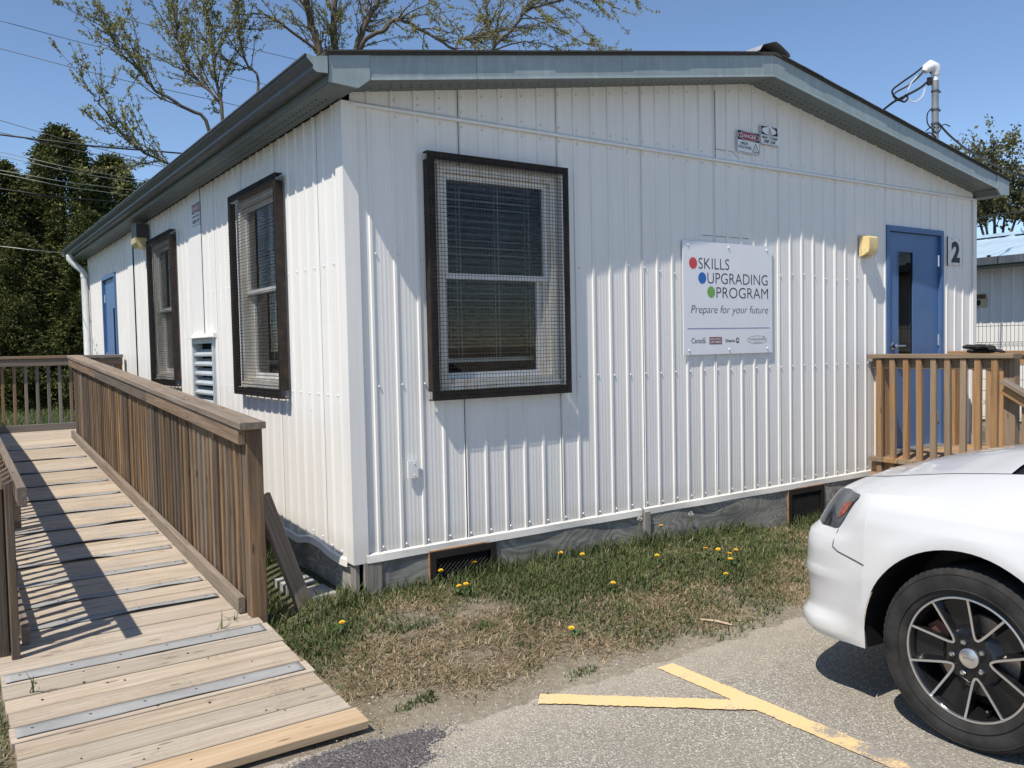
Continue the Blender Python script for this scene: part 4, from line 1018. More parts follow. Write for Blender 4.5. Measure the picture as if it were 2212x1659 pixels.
cable(mast, [zq(1530, 290), zq(1535, 320), zq(1555, 340)], .006, M_cable)
cable(mast, [zq(1560, 585), zq(1530, 625), zq(1530, 690), zq(1560, 730), zq(1600, 760), zq(1625, 720), zq(1600, 690)], .007, M_cable)
cable(mast, [zq(1515, 750, 9.3), zq(1560, 715), zq(1600, 725), zq(1650, 700, 9.1), zq(1690, 715, 9.1)], .006, M_cable)
cable(mast, [zq(1510, 765, 9.3), zq(1550, 760, 9.2), zq(1590, 790, 9.2)], .008, M_cable)
boxpart('insulator', mast, M_cable, *[c for p in zip(Vector(zq(1545, 395))-Vector((.02, .02, .04)), Vector(zq(1545, 395))+Vector((.02, .02, .04))) for c in p])

# ------------------------------------------------------------------ overhead wires
def wire(pts, r, mat, label, n=10):
    mb = MB(); P_ = bez(pts, n); mb.tube(P_, r, 5)
    return mk('overhead_wire', mb.mesh('overhead_wire', 60), mat, None, None, label, 'wire', 'overhead wires')
M_wireg = plain('grey_wire', (.11, .11, .115), .6); M_wirel = plain('bright_wire', (.30, .31, .27), .5, .3)
def W2(a, b, D0, D1, sag=4):
    (u0, v0), (u1, v1) = a, b; k = (v1-v0)/(u1-u0); e = -500
    return [px(e, v0+(e-u0)*k-sag*2, D0), px(u0, v0, D0+1), px((u0+u1)/2, (v0+v1)/2+sag, (D0+D1)/2), px(u1, v1, D1), px(u1+500, v1+500*k-sag*2, D1+6)]
wire(W2((123, 0), (535, 104), 13, 16), .006, M_wireg, 'topmost thin wire crossing the budding tree at upper left')
wire(W2((0, 45), (400, 143), 13, 16), .006, M_wireg, 'second thin wire from the top against the sky')
wire(W2((0, 105), (486, 222), 13, 16), .006, M_wireg, 'third thin wire from the top against the sky')
wire(W2((0, 260), (347, 354), 14, 17), .006, M_wireg, 'thin wire passing just over the cedar tip')
wire(W2((0, 291), (399, 332), 14, 17), .016, M_cable, 'thick black cable crossing near the cedar tip')
wire(W2((0, 286), (330, 356), 14, 17), .007, M_wireg, 'thin wire just above the thick black cable')
wire(W2((0, 328), (330, 394), 14, 17), .0065, M_wirel, 'upper of the bright wire pair before the cedars')
wire(W2((0, 337), (323, 400), 14, 17), .0065, M_wirel, 'lower of the bright wire pair before the cedars')
wire(W2((0, 368), (302, 413), 14, 17), .0065, M_wirel, 'bright wire below the pair, before the cedars')
wire(W2((0, 375), (288, 424), 14, 17), .0065, M_wirel, 'lowest bright wire above the black cable, before the cedars')
wire(W2((0, 408), (243, 436), 14, 17), .014, M_cable, 'lower thick black cable in front of the cedars')
wire(W2((0, 532), (139, 547), 10.5, 12.5, 1), .006, M_wirel, 'single wire running to the far gutter corner')
wire([px(2026, 265, 9.2), px(2060, 300, 9.6), px(2110, 335, 10.5), px(2212, 385, 12.5), px(2500, 500, 17)], .012, M_cable, 'twisted service cable running right from the mast')
wire([px(2085, 478, 16), px(2130, 467, 15), px(2212, 456, 14), px(2500, 420, 11)], .012, M_cable, 'black cable above the neighbouring metal roof')

# ------------------------------------------------------------------ the white car
CX, CY = 2.19, -1.93
car = thing('parked_car', (CX, CY-2.4, 0), 'white crossover car with black and silver wheels parked facing the building', 'car')
def _paint():
    m = NT('white_car_paint'); f = m.noise(m.coord(), 3, 3, .5); m.base(m.ramp(f, [(.3, (.555, .56, .565)), (.7, (.59, .59, .59))])); m.set(.22, 0, .5)
    m.b.inputs['Coat Weight'].default_value = .8; m.b.inputs['Coat Roughness'].default_value = .04
    sp = m.noise(m.coord(), 40, 4, .6); return m.m
M_car = _paint()
M_blackpl = plain('black_plastic', (.012, .012, .013), .45, var=.1); M_carglass = plain('dark_car_glass', (.01, .012, .013), .05, var=0, spec=.8)
M_rubber = plain('tyre_rubber', (.03, .029, .028), .85, var=.25, scale=9, spec=.2); M_gap = plain('panel_gap', (.05, .05, .05), .9)
ctrl = [(0, 0), (.2, .004), (.4, .018), (.55, .04), (.66, .07), (.74, .105), (.80, .145), (.845, .20), (.873, .26), (.897, .34), (.912, .43), (.9192, .50)]
plan = [(p.x, p.y) for p in bez([(a, b, 0) for a, b in ctrl], 3)]
vw1, vw2, RA, ZW = .93, 3.82, .425, .36
side_v = [vw1-RA*math.cos(math.pi*k/36) for k in range(37)] + [1.45, 1.7, 2.0, 2.4, 2.8, 3.1, 3.3] + [vw2-RA*math.cos(math.pi*k/24) for k in range(25)] + [4.35, 4.5]
plan += [(.92, v) for v in side_v if v > .503] + [(.905, 4.62), (.87, 4.74), (.8, 4.83), (.65, 4.88), (.35, 4.89), (0, 4.89)]
def lerp(x, xs_, ys_):
    return float(np.interp(x, xs_, ys_))
def zbot(v):
    for c in (vw1, vw2):
        if abs(v-c) < RA: return max(.27, ZW+math.sqrt(max(0, RA*RA-(v-c)**2))*1.02)
    return lerp(v, [0, .2, .5, .6, 1.3, 4.5, 4.89], [.27, .275, .285, .25, .24, .27, .33])
def zsh(v): return lerp(v, [0, .05, .1, .25, .41, .7, 1.1, 1.6, 3, 4.3, 4.89], [.90, .922, .935, .944, .947, .965, .975, .99, 1.02, 1.06, 1.05])
def doff(z, v):
    f = 1-sstep(.22, .5, v)
    ds = lerp(z, [.24, .30, .45, .6, .75, .84, .90, .945, .97, 1.06], [.045, .028, .008, 0, .004, .014, .032, .062, .105, .12])
    df = lerp(z, [.26, .30, .33, .36, .385, .41, .50, .545, .565, .59, .68, .735, .755, .775, .85, .91, .95], [.02, -.022, -.032, -.028, -.006, .002, -.002, -.010, -.018, -.008, -.006, .006, .03, .052, .092, .135, .18])
    fl = .0
    if abs(v-vw1) < .75 and v > .22:      # flare round the wheel arch
        r = math.hypot(v-vw1, z-ZW); fl = .02*math.exp(-((r-RA-.03)/.075)**2)*sstep(.22, .62, v)
    return ds*(1-f)+df*f-fl
nrmP = []
for j in range(len(plan)):
    a, b = plan[max(0, j-1)], plan[min(len(plan)-1, j+1)]; t = Vector((b[0]-a[0], b[1]-a[1])).normalized(); nrmP.append(Vector((t.y, -t.x)))
nrmP[0] = Vector((0, -1)); nrmP[-1] = Vector((0, 1))
def shell(j, z, s, extra=0.0):
    hw, v = plan[j]; d = doff(z, v)-extra; n = nrmP[j]; hw2 = max(0, hw-n.x*d); v2 = v-n.y*d
    return Vector((CX+s*hw2, CY-v2, z))
rows = 30; JC = len(plan)
def shellgrid(j0, j1, zlo, zhi, s, nr, extra=0.0):
    mb = MB(); vs = []
    for j in range(j0, j1+1):
        a, b = zlo(j), zhi(j)
        for k in range(nr+1): vs.append(shell(j, a+(b-a)*k/nr, s, extra))
    fs = [((j*(nr+1)+k), ((j+1)*(nr+1)+k), ((j+1)*(nr+1)+k+1), (j*(nr+1)+k+1)) for j in range(j1-j0) for k in range(nr)]
    if s > 0: fs = [f[::-1] for f in fs]
    mb.add(vs, fs); return mb
mb = MB()
for s in (-1, 1):
    g_ = shellgrid(0, JC-1, lambda j: zbot(plan[j][1]), lambda j: zsh(plan[j][1]), s, rows); mb.add(g_.v, g_.f)
body = part('body', mb, M_car, car, smooth=55)
tops = [shell(j, zsh(plan[j][1]), -1) for j in range(JC)]
zc = lambda v: lerp(v, [.0, .08, .16, .26, .51, .75, .95, 1.1], [.90, .905, .935, .992, 1.068, 1.122, 1.158, 1.18])
def hoodgrid(s0, s1, vmax, lift=0.0, vmin=-1.0):
    mb = MB(); vs = []; n = 16; cols = [t for t in tops if vmin <= CY-t.y <= vmax and t.x < CX-.001] ; m_ = len(cols)
    for t in cols:
        hw = CX-t.x; v = CY-t.y; cr = zc(v)-t.z
        for k in range(n+1):
            q = s0+(s1-s0)*k/n; vs.append((CX+q*hw, t.y-(1-q*q)*.0, t.z+cr*(1-abs(q)**2.6)+lift-.010*math.exp(-((abs(q)-.60)/.07)**2)*sstep(.1, .4, v)))
    mb.add(vs, [(i*(n+1)+k, i*(n+1)+k+1, (i+1)*(n+1)+k+1, (i+1)*(n+1)+k) for i in range(m_-1) for k in range(n)]); return mb
part('hood', hoodgrid(-.76, .76, .985, .002), M_car, car, smooth=40)
mb = hoodgrid(-1, -.7625, 1.3); g_ = hoodgrid(.7625, 1, 1.3); mb.add(g_.v, g_.f)
part('fender_top', mb, M_car, car, smooth=60)
part('cowl', hoodgrid(-.9, .9, 1.35, -.012), M_blackpl, car, smooth=60)
mb = MB(); mb.prism([(-.02, 0), (.022, 0), (.012, .012), (-.008, .014)], -.012, .012, T(CX-.25, CY-.66, zc(.66)-.02) @ Matrix.Rotation(math.pi/2, 4, 'X')); part('washer_nozzle', mb, M_blackpl, car)
# headlights: smoked lens wrapping the corner, amber reflector, both sides
def jv(v): return min(range(JC), key=lambda j: abs(plan[j][1]-v) + (0 if plan[j][0] > .3 else 9))
def headlight(s):
    h = mk('headlight', None, None, car, T(CX+s*.8, CY-.25, .85))
    j0, j1 = jv(.03), jv(.425)
    lo = lambda j: lerp(plan[j][1], [.03, .2, .335, .365, .425], [.80, .772, .778, .82, .925])
    hi = lambda j: lerp(plan[j][1], [.03, .07, .25, .425], [.86, .925, .938, .942])
    part('lens', shellgrid(j0, j1, lo, hi, s, 10, .006), M_headl, h, smooth=60)
    j0, j1 = jv(.315), jv(.395)
    lo2 = lambda j: max(lo(j)+.015, lerp(plan[j][1], [.29, .40], [.80, .875])); hi2 = lambda j: lerp(plan[j][1], [.29, .40], [.875, .91])
    part('amber_reflector', shellgrid(j0, j1, lo2, hi2, s, 4, .0085), M_amber, h, smooth=60)
def _headl():
    m = NT('smoked_lamp_lens'); f = m.noise(m.coord((1, 1, 1)), 7, 3, .5); m.base(m.ramp(f, [(.35, (.012, .013, .014)), (.65, (.07, .072, .075))])); m.set(.06, 0, .6); m.b.inputs['Coat Weight'].default_value = 1; m.b.inputs['Coat Roughness'].default_value = .02; return m.m
M_headl = _headl(); M_amber = plain('amber_lens', (.24, .042, .008), .12, var=.4, scale=60, spec=.7)
headlight(-1); headlight(1)
# panel seams
def seamline(pts, name='panel_seam'):
    for s in (-1, 1):
        mb = MB(); mb.tube([shell(jv(v), z, s, .0005) for v, z in pts], .0028, 5); part(name, mb, M_gap, car)
seamline([(.345, .775), (.335, .72), (.34, .70), (.37, .685), (.42, .672), (.47, .662), (.512, .655)])
seamline([(1.55, .98), (1.55, .6), (1.56, .3)]); seamline([(2.65, 1.0), (2.65, .6), (2.65, .3)])
# lower lip inlet on the bumper and grille
mb = MB()
for s in (-1, 1):
    g_ = shellgrid(0, jv(.11), lambda j: .42, lambda j: .50, s, 3, .006); mb.add(g_.v, g_.f)
part('lower_intake', mb, M_blackpl, car)
mb = MB()
for s in (-1, 1):
    g_ = shellgrid(0, jv(.03), lambda j: .63, lambda j: .79, s, 4, .006); mb.add(g_.v, g_.f)
part('grille', mb, M_blackpl, car)
# wheel-arch liners
for (c, s) in ((vw1, -1), (vw1, 1), (vw2, -1), (vw2, 1)):
    mb = MB(); vs = []; n = 26
    for k in range(n+1):
        t = math.pi*k/n
        for xx in (.905, .55): vs.append((CX+s*xx, CY-c+RA*1.015*math.cos(t), ZW+(RA*1.035)*math.sin(t)))
    for e in (0, n):
        pass
    mb.add(vs, [(2*k, 2*k+1, 2*k+3, 2*k+2) for k in range(n)])
    mb.add([(CX+s*.55, CY-c+RA*1.015*math.cos(math.pi*k/n), ZW+RA*1.035*math.sin(math.pi*k/n)) for k in range(n+1)]+[(CX+s*.55, CY-c-RA, .2), (CX+s*.55, CY-c+RA, .2)], [tuple(range(n+3))])
    for q in (-1, 1): mb.quad((CX+s*.90, CY-c+q*RA*1.015, ZW+.02), (CX+s*.55, CY-c+q*RA*1.015, ZW+.02), (CX+s*.55, CY-c+q*RA*1.015, .26), (CX+s*.89, CY-c+q*RA*1.0, .29))
    part('arch_liner', mb, M_blackpl, car)
mb = MB(); mb.box(CX-.5, CX+.5, CY-4.7, CY-.25, .26, .30); mb.box(CX-.86, CX+.86, CY-3.35, CY-1.4, .24, .28); part('underbody', mb, M_blackpl, car)
# greenhouse
def gsec(v):   # half width bottom, z bottom, half width top, z top
    return lerp(v, [1.05, 1.9, 4.2, 4.75], [.80, .82, .80, .74]), zsh(v)+.0, lerp(v, [1.05, 1.9, 4.2, 4.75], [.72, .60, .58, .66]), lerp(v, [1.18, 1.45, 1.9, 2.6, 3.6, 4.2, 4.5, 4.75], [1.12, 1.36, 1.625, 1.68, 1.665, 1.61, 1.40, 1.10])
vsn = [1.18, 1.25, 1.45, 1.7, 1.9, 2.2, 2.6, 3.1, 3.6, 4.0, 4.2, 4.5, 4.75]
gl_ = MB(); rf_ = MB()
for a, b in zip(vsn[:-1], vsn[1:]):
    A, B = gsec(a), gsec(b)
    for s in (-1, 1): (gl_ if a > 1.24 else rf_).quad((CX+s*A[0], CY-a, A[1]), (CX+s*B[0], CY-b, B[1]), (CX+s*B[2], CY-b, B[3]), (CX+s*A[2], CY-a, A[3]))
    n = 8; tgt = rf_ if 1.9 <= a < 4.2 else gl_
    for k in range(n):
        q0, q1 = -1+2*k/n, -1+2*(k+1)/n
        f = lambda S, q, v: (CX+q*S[2], CY-v, S[3]+.04*(1-q*q))
        tgt.quad(f(A, q0, a), f(A, q1, a), f(B, q1, b), f(B, q0, b))
part('windows', gl_, M_carglass, car, smooth=50); part('roof', rf_, M_car, car, smooth=50)
mb = MB()
for s in (-1, 1):
    for (v0, v1) in ((1.18, 1.9), (2.6, 2.62), (4.75, 4.2)):
        A, B = gsec(v0), gsec(v1); p0 = (CX+s*A[0], CY-v0, A[1]+.02) if v0 != 1.18 else (CX+s*A[2], CY-v0, A[3]); mb.tube([p0, (CX+s*B[2], CY-v1, B[3]+.01)], .03, 6)
    mb.tube([(CX+s*gsec(v)[2], CY-v, gsec(v)[3]) for v in vsn[4:11]], .025, 6)
part('pillars', mb, M_car, car, smooth=50)
mb = MB()
for s in (-1, 1):
    g_ = [tops[j] for j in range(JC) if plan[j][1] > 1.05]
    for a, b in zip(g_[:-1], g_[1:]):
        A = (CX+s*(CX-a.x), a.y, a.z); B = (CX+s*(CX-b.x), b.y, b.z)
        mb.quad(A, B, (CX+s*min(.79, CX-b.x), b.y, b.z+.003), (CX+s*min(.79, CX-a.x), a.y, a.z+.003))
part('belt_line', mb, M_car, car)
for s in (-1, 1):
    mb = MB(); mb.lathe([(0, -.05), (.07, -.045), (.10, 0), (.095, .05), (0, .06)], 14, T(CX+s*1.0, CY-1.75, 1.10) @ Matrix.Scale(1.3, 4, (1, 0, 0)) @ Matrix.Rotation(math.pi/2, 4, 'X')); mb.box(CX+s*.9-.06, CX+s*.9+.06, CY-1.78, CY-1.72, 1.05, 1.09); part('door_mirror', mb, M_car, car, smooth=50)
    for v in (1.62+.75, 2.65+.75): mb = MB(); mb.tube([(CX+s*.925, CY-v, .93), (CX+s*.95, CY-v-.03, .935), (CX+s*.95, CY-v-.18, .935), (CX+s*.925, CY-v-.21, .93)], .013, 6); part('door_handle', mb, M_car, car, smooth=60)
    mb = MB(); mb.box(CX+s*.62, CX+s*.86, CY-4.80, CY-4.70, .85, 1.05); part('tail_lamp', mb, plain('red_tail_lens', (.3, .01, .012), .15), car)
# wheels
def _machined():
    return plain('machined_silver', (.66, .66, .67), .28, .9, .05)
M_mach = _machined(); M_rimblk = plain('gloss_black_rim', (.012, .012, .013), .18, .2, .05); M_disc = plain('brake_disc_steel', (.36, .30, .25), .4, .7, .15, 30); M_calip = plain('rusty_caliper', (.12, .05, .035), .7, .2, .2)
def tyre_mesh():
    prof = [(.232, -.03), (.236, .0), (.243, .008), (.255, .012), (.285, .02), (.31, .019), (.326, .012), (.337, .0), (.3435, -.016), (.346, -.03), (.347, -.07), (.3475, -.11), (.347, -.15), (.346, -.185), (.337, -.215), (.31, -.232), (.26, -.225), (.232, -.2)]
    n = 216; mb = MB(); vs = []
    for i, (r, h) in enumerate(prof):
        for k in range(n):
            rr_ = r
            if 7 <= i <= 9 and k % 3 == 0: rr_ = r-.0035
            if i in (11,) : rr_ = r-.0
            t = 2*math.pi*k/n; vs.append((rr_*math.cos(t), rr_*math.sin(t), h))
    m_ = len(prof); mb.add(vs, [(i*n+k, i*n+(k+1) % n, (i+1)*n+(k+1) % n, (i+1)*n+k) for i in range(m_-1) for k in range(n)])
    # two raised rings on the sidewall
    for r0 in (.262, .318): mb.lathe([(r0, .0135), (r0+.001, .0195+(.001 if r0 < .3 else -.002)), (r0+.004, .0195+(.001 if r0 < .3 else -.002)), (r0+.005, .0135)], 96)
    return mb.mesh('tyre', 35)
def wheel(s, v, first={}):
    M = Matrix(((0, 0, s, CX+s*.893), (s, 0, 0, CY-v), (0, 1, 0, .362), (0, 0, 0, 1))) @ Matrix.Scale(1.04, 4)
    wh = mk('wheel', None, None, car, M)
    if not first:
        me = {}
        t = tyre_mesh(); t.materials.append(M_rubber); me['tyre'] = t
        mb = MB(); mb.lathe([(.2335, -.004), (.232, -.012), (.222, -.02), (.214, -.05), (.205, -.15), (.20, -.2)], 72); x = mb.mesh('rim_barrel', 50); x.materials.append(M_rimblk); me['rim_barrel'] = x
        mb = MB(); mb.lathe([(.2345, -.006), (.2345, .0015), (.2315, .003), (.2265, .0015), (.2255, -.008)], 90); x = mb.mesh('rim_lip', 50); x.materials.append(M_mach); me['rim_lip'] = x
        hf = lambda r: -.034 + .030*(r/.226)**1.5
        mb = MB(); th0 = math.radians(71)
        for k in range(5):
            ph = th0+math.radians(36+72*k); vs = []; nr = 8; na = 6
            for L_ in range(2):
                for i in range(nr+1):
                    r = .055+(.226-.055)*i/nr; ha = math.radians(lerp(r, [.055, .074, .085, .105, .15, .226], [36, 36, 28, 24.0, 20.8, 17.8]))
                    for j in range(na+1):
                        q = -1+2*j/na; a = ph+q*ha; dep = -.034*(1-abs(q)**6)*sstep(.085, .12, r)
                        vs.append((r*math.cos(a), r*math.sin(a), hf(r)+(dep if L_ == 0 else -.045)))
            o1 = (nr+1)*(na+1)
            fs = [(i*(na+1)+j, (i+1)*(na+1)+j, (i+1)*(na+1)+j+1, i*(na+1)+j+1) for i in range(nr) for j in range(na)]
            for j in (0, na):
                for i in range(nr):
                    a, b = i*(na+1)+j, (i+1)*(na+1)+j; fs.append((a, b, o1+b, o1+a))
            mb.add(vs, fs)
        mb.lathe([(0, -.03), (.056, -.03), (.056, -.06)], 40); x = mb.mesh('spokes', 35); x.materials.append(M_rimblk); me['spokes'] = x
        mb = MB()
        for k in range(5):
            th = th0+math.radians(72*k)
            path = [(.2275, -18.2), (.19, -17.0), (.15, -15.2), (.11, -12.0), (.09, -8.5), (.0785, -3.5), (.077, 0), (.0785, 3.5), (.09, 8.5), (.11, 12.0), (.15, 15.2), (.19, 17.0), (.2275, 18.2)]
            pts = bez([(r*math.cos(th+math.radians(d)), r*math.sin(th+math.radians(d)), hf(r)) for r, d in path], 4); vs = []
            for i, p in enumerate(pts):
                d = (pts[min(i+1, len(pts)-1)]-pts[max(i-1, 0)]); nn = Vector((-d.y, d.x, 0)).normalized(); wd = .0042
                for e, h in ((-wd, -.003), (-wd, .0018), (wd, .0018), (wd, -.003)): vs.append(p+nn*e+Vector((0, 0, h)))
            mb.add(vs, [(i*4+e, (i+1)*4+e, (i+1)*4+(e+1) % 4, i*4+(e+1) % 4) for i in range(len(pts)-1) for e in range(4)])
        x = mb.mesh('spoke_edges'); x.materials.append(M_mach); me['spoke_edges'] = x
        mb = MB(); mb.lathe([(.0365, -.03), (.0365, -.019), (.033, -.0165), (0, -.0155)], 40); x = mb.mesh('centre_cap', 40); x.materials.append(M_mach); me['centre_cap'] = x
        mb = MB()
        for k in range(5):
            a = th0+math.radians(36+72*k); mb.lathe([(.0115, -.034), (.0115, -.014), (.008, -.009), (0, -.008)], 6, T(.062*math.cos(a), .062*math.sin(a), 0))
        x = mb.mesh('lug_nuts', 30); x.materials.append(M_chrome); me['lug_nuts'] = x
        mb = MB(); mb.lathe([(.07, -.085), (.155, -.085), (.155, -.11), (.07, -.11)], 60); x = mb.mesh('brake_disc'); x.materials.append(M_disc); me['brake_disc'] = x
        mb = MB(); mb.prism([(-.165, .02), (-.165, .11), (-.12, .13), (-.085, .10), (-.09, .02)], -.12, -.065, Matrix.Rotation(.2, 4, 'Z')); x = mb.mesh('caliper'); x.materials.append(M_calip); me['caliper'] = x
        mb = MB(); mb.lathe([(.2, -.13), (.05, -.135), (0, -.135)], 40); x = mb.mesh('backing_plate'); x.materials.append(M_blackpl); me['backing_plate'] = x
        mb = MB(); mb.tube([(.075, -.185, -.04), (.072, -.178, -.012)], .005, 8); x = mb.mesh('valve_stem'); x.materials.append(M_chrome); me['valve_stem'] = x
        lt = text_mesh('DODGE', .042, .0065, offset=.01); lt.materials.append(M_greyp); me['cap_lettering'] = lt
        first.update(me)
    for nme, me in first.items():
        mk(nme, me, None, wh, M @ T(-.021, -.003, -.0148) if nme == 'cap_lettering' else M)
wheel(-1, vw1)
for s, v in ((1, vw1), (-1, vw2), (1, vw2)): wheel(s, v)

# ------------------------------------------------------------------ neighbouring building on the right
nb_ = thing('neighbour_building', (11, 3, 0), 'white ribbed building with pale blue metal roof at the right edge', 'building')
def npanel(a, b): return sheet(rib_profile(a+.003, b-.003), lambda u: .38, lambda u: 2.66, lambda u, d, z: (11-d, u, z))
y = -8.0
while y < 14: part('siding_panel', npanel(y, y+.914), M_siding, nb_); y += .914
boxpart('end_wall', nb_, M_siding, 11.02, 15.6, -8.0, -7.98, .1, 2.66); boxpart('skirt_board', nb_, M_skirt, 11.02, 11.05, -8, 14, -.05, .40)
boxpart('core', nb_, M_room, 11.06, 15.5, -7.9, 13.9, .0, 2.6)
M_broof = plain('pale_blue_metal_roof', (.46, .58, .66), .35, .15, .05, 2)
RS = (3.32-2.76)/(13.3-10.6)
y = -8.3
while y < 14.2:
    mb = MB(); y1 = y+.9; z_ = lambda x: 2.76+RS*(x-10.6)
    secp = [(y+.002, 0), (y+.03, .0), (y+.045, .028), (y+.075, .028), (y+.09, 0)] + [p for k in range(1, 4) for p in ((y+.09+.2*k, 0), (y+.10+.2*k, .006), (y+.11+.2*k, 0))] + [(y1-.002, 0)]
    for (p0, h0), (p1, h1) in zip(secp[:-1], secp[1:]): mb.quad((10.58, p0, z_(10.58)+h0), (10.58, p1, z_(10.58)+h1), (13.3, p1, z_(13.3)+h1), (13.3, p0, z_(13.3)+h0))
    part('roof_panel', mb, M_broof, nb_)
    mb = MB(); mb.box(10.57, 10.585, y+.035, y+.085, z_(10.58)-.002, z_(10.58)+.026); part('rib_end', mb, M_dark, nb_); y += .9
mb = MB(); mb.quad((13.3, -8.3, 3.35), (13.3, 14.2, 3.35), (15.9, 14.2, 2.76), (15.9, -8.3, 2.76)); part('roof_far_slope', mb, M_broof, nb_)
mb = MB(); mb.box(13.2, 13.4, -8.3, 14.2, 3.33, 3.38); part('ridge_cap', mb, M_broof, nb_)
boxpart('gutter', nb_, M_gutter, 10.50, 10.60, -8.3, 14.2, 2.645, 2.75); boxpart('soffit', nb_, M_soffit, 10.61, 10.985, -8.3, 14.2, 2.62, 2.645); boxpart('fascia', nb_, M_gutter, 10.60, 10.62, -8.3, 14.2, 2.646, 2.74)
M = signM('s', 2.13, 2.06, 0); M = Matrix.Translation((10.98, 0, 0)) @ M
ns = thing('notice', (10.98, 1.9, 2.06), 'small weathered notice on the neighbouring white wall', 'sign')
mb = MB(); mb.prism(rrect(0, .25, 0, .2, .005), -.003, 0); mk('panel', mb.mesh('panel'), plain('faded_cream_notice', (.55, .45, .28), .6), ns, M)
shape(ns, M, 'print', rrect(.02, .23, .12, .185, .01), plain('brown_print', (.12, .06, .03), .6)); shape(ns, M, 'print', ell(.125, .065, .035, .045), M_black)
# welded wire fence in front of it
fn = thing('mesh_fence', (9.6, 2, 0), 'grey welded wire fence before the neighbouring building', 'fence')
M_fw = plain('grey_fence_wire', (.10, .11, .11), .5, .3)
for k in range(6):
    y0 = -5.1+2.5*k; mb = MB()
    vz = [(.05, 0), (.2, 0), (.225, .035), (.25, 0), (.72, 0), (.745, .035), (.77, 0), (1.24, 0), (1.265, .035), (1.29, 0), (1.49, 0), (1.515, .035), (1.54, 0), (1.755, 0), (1.79, 0)]
    n = 48
    for i in range(n+1):
        yy = y0+.03+2.44*i/n; mb.tube([(9.6-d, yy, z) for z, d in vz], .0032, 4, False)
    for z, d in vz[1:-1]: mb.tube([(9.594-d, y0+.02, z), (9.594-d, y0+2.48, z)], .0036, 4, False)
    for z in (.4, .55, .9, 1.05): mb.tube([(9.594, y0+.02, z), (9.594, y0+2.48, z)], .0034, 4, False)
    part('mesh_panel', mb, M_fw, fn)
    mb = MB(); mb.box(9.60, 9.66, y0-.03, y0+.03, 0, 1.85); part('post', mb, M_fw, fn)

# ------------------------------------------------------------------ trees
def leafmesh(name, P_, size, cols, seed, flat=.0, aspect=1.6, ori=None):
    """many leaf-sized diamond faces; P_ (n,3) positions, per-leaf colour attribute"""
    r = np.random.default_rng(seed); n = len(P_); s = size*(.6+.8*r.random((n, 1)))
    d = r.normal(size=(n, 3)) if ori is None else ori + .45*r.normal(size=(n, 3)); d /= np.linalg.norm(d, axis=1, keepdims=True)
    q = r.normal(size=(n, 3)); b = np.cross(d, q); b /= np.linalg.norm(b, axis=1, keepdims=True)
    V = np.stack([P_-d*s*.5, P_+b*s*.5/aspect+d*s*.05, P_+d*s*.5, P_-b*s*.5/aspect+d*s*.05], 1).reshape(-1, 3)
    me = bpy.data.meshes.new(name); me.vertices.add(4*n); me.vertices.foreach_set('co', V.ravel().astype('f'))
    me.loops.add(4*n); me.loops.foreach_set('vertex_index', np.arange(4*n, dtype='i')); me.polygons.add(n)
    me.polygons.foreach_set('loop_start', np.arange(0, 4*n, 4, dtype='i')); me.polygons.foreach_set('loop_total', np.full(n, 4, 'i'))
    me.update(); me.validate()
    C_ = np.array(cols); t = r.random(n)*(len(C_)-1); i0 = np.floor(t).astype(int); f = (t-i0)[:, None]
    c = (C_[i0]*(1-f)+C_[np.minimum(i0+1, len(C_)-1)]*f)*(.75+.5*r.random((n, 1)))
    at = me.color_attributes.new('Col', 'FLOAT_COLOR', 'POINT'); cc = np.ones((4*n, 4), 'f'); cc[:, :3] = np.repeat(c, 4, 0); at.data.foreach_set('color', cc.ravel()); return me
def leafmat(name, trans=.35, rough=.6):
    m = NT(name); a = m.n('VertexColor', layer_name='Col'); m.base(a.outputs[0]); m.set(rough, 0, .25)
    tr = m.n('BsdfTranslucent'); m.l(a.outputs[0], tr.inputs[0]); mx = m.n('MixShader'); mx.inputs[0].default_value = trans
    out = m.t.nodes['Material Output']; m.l(m.b.outputs[0], mx.inputs[1]); m.l(tr.outputs[0], mx.inputs[2]); m.l(mx.outputs[0], out.inputs[0]); return m.m
M_leaf = leafmat('bud_leaf'); M_needle = leafmat('cedar_foliage', .2); M_grassm = leafmat('grass_blade', .3, .55)
def bark(name, a, b):
    m = NT(name); f = m.noise(m.coord((6, 6, 1.2)), 4, 5, .65); m.base(m.ramp(f, [(.3, a), (.7, b)])); m.set(.9, 0, .2); m.bump(f, .5, .02); return m.m
M_bark = bark('maple_bark', (.055, .043, .033), (.16, .13, .10)); M_barkd = bark('dark_bark', (.03, .024, .02), (.085, .07, .055))
def rv(r, s=1.0): return Vector(r.normal(size=3))*s
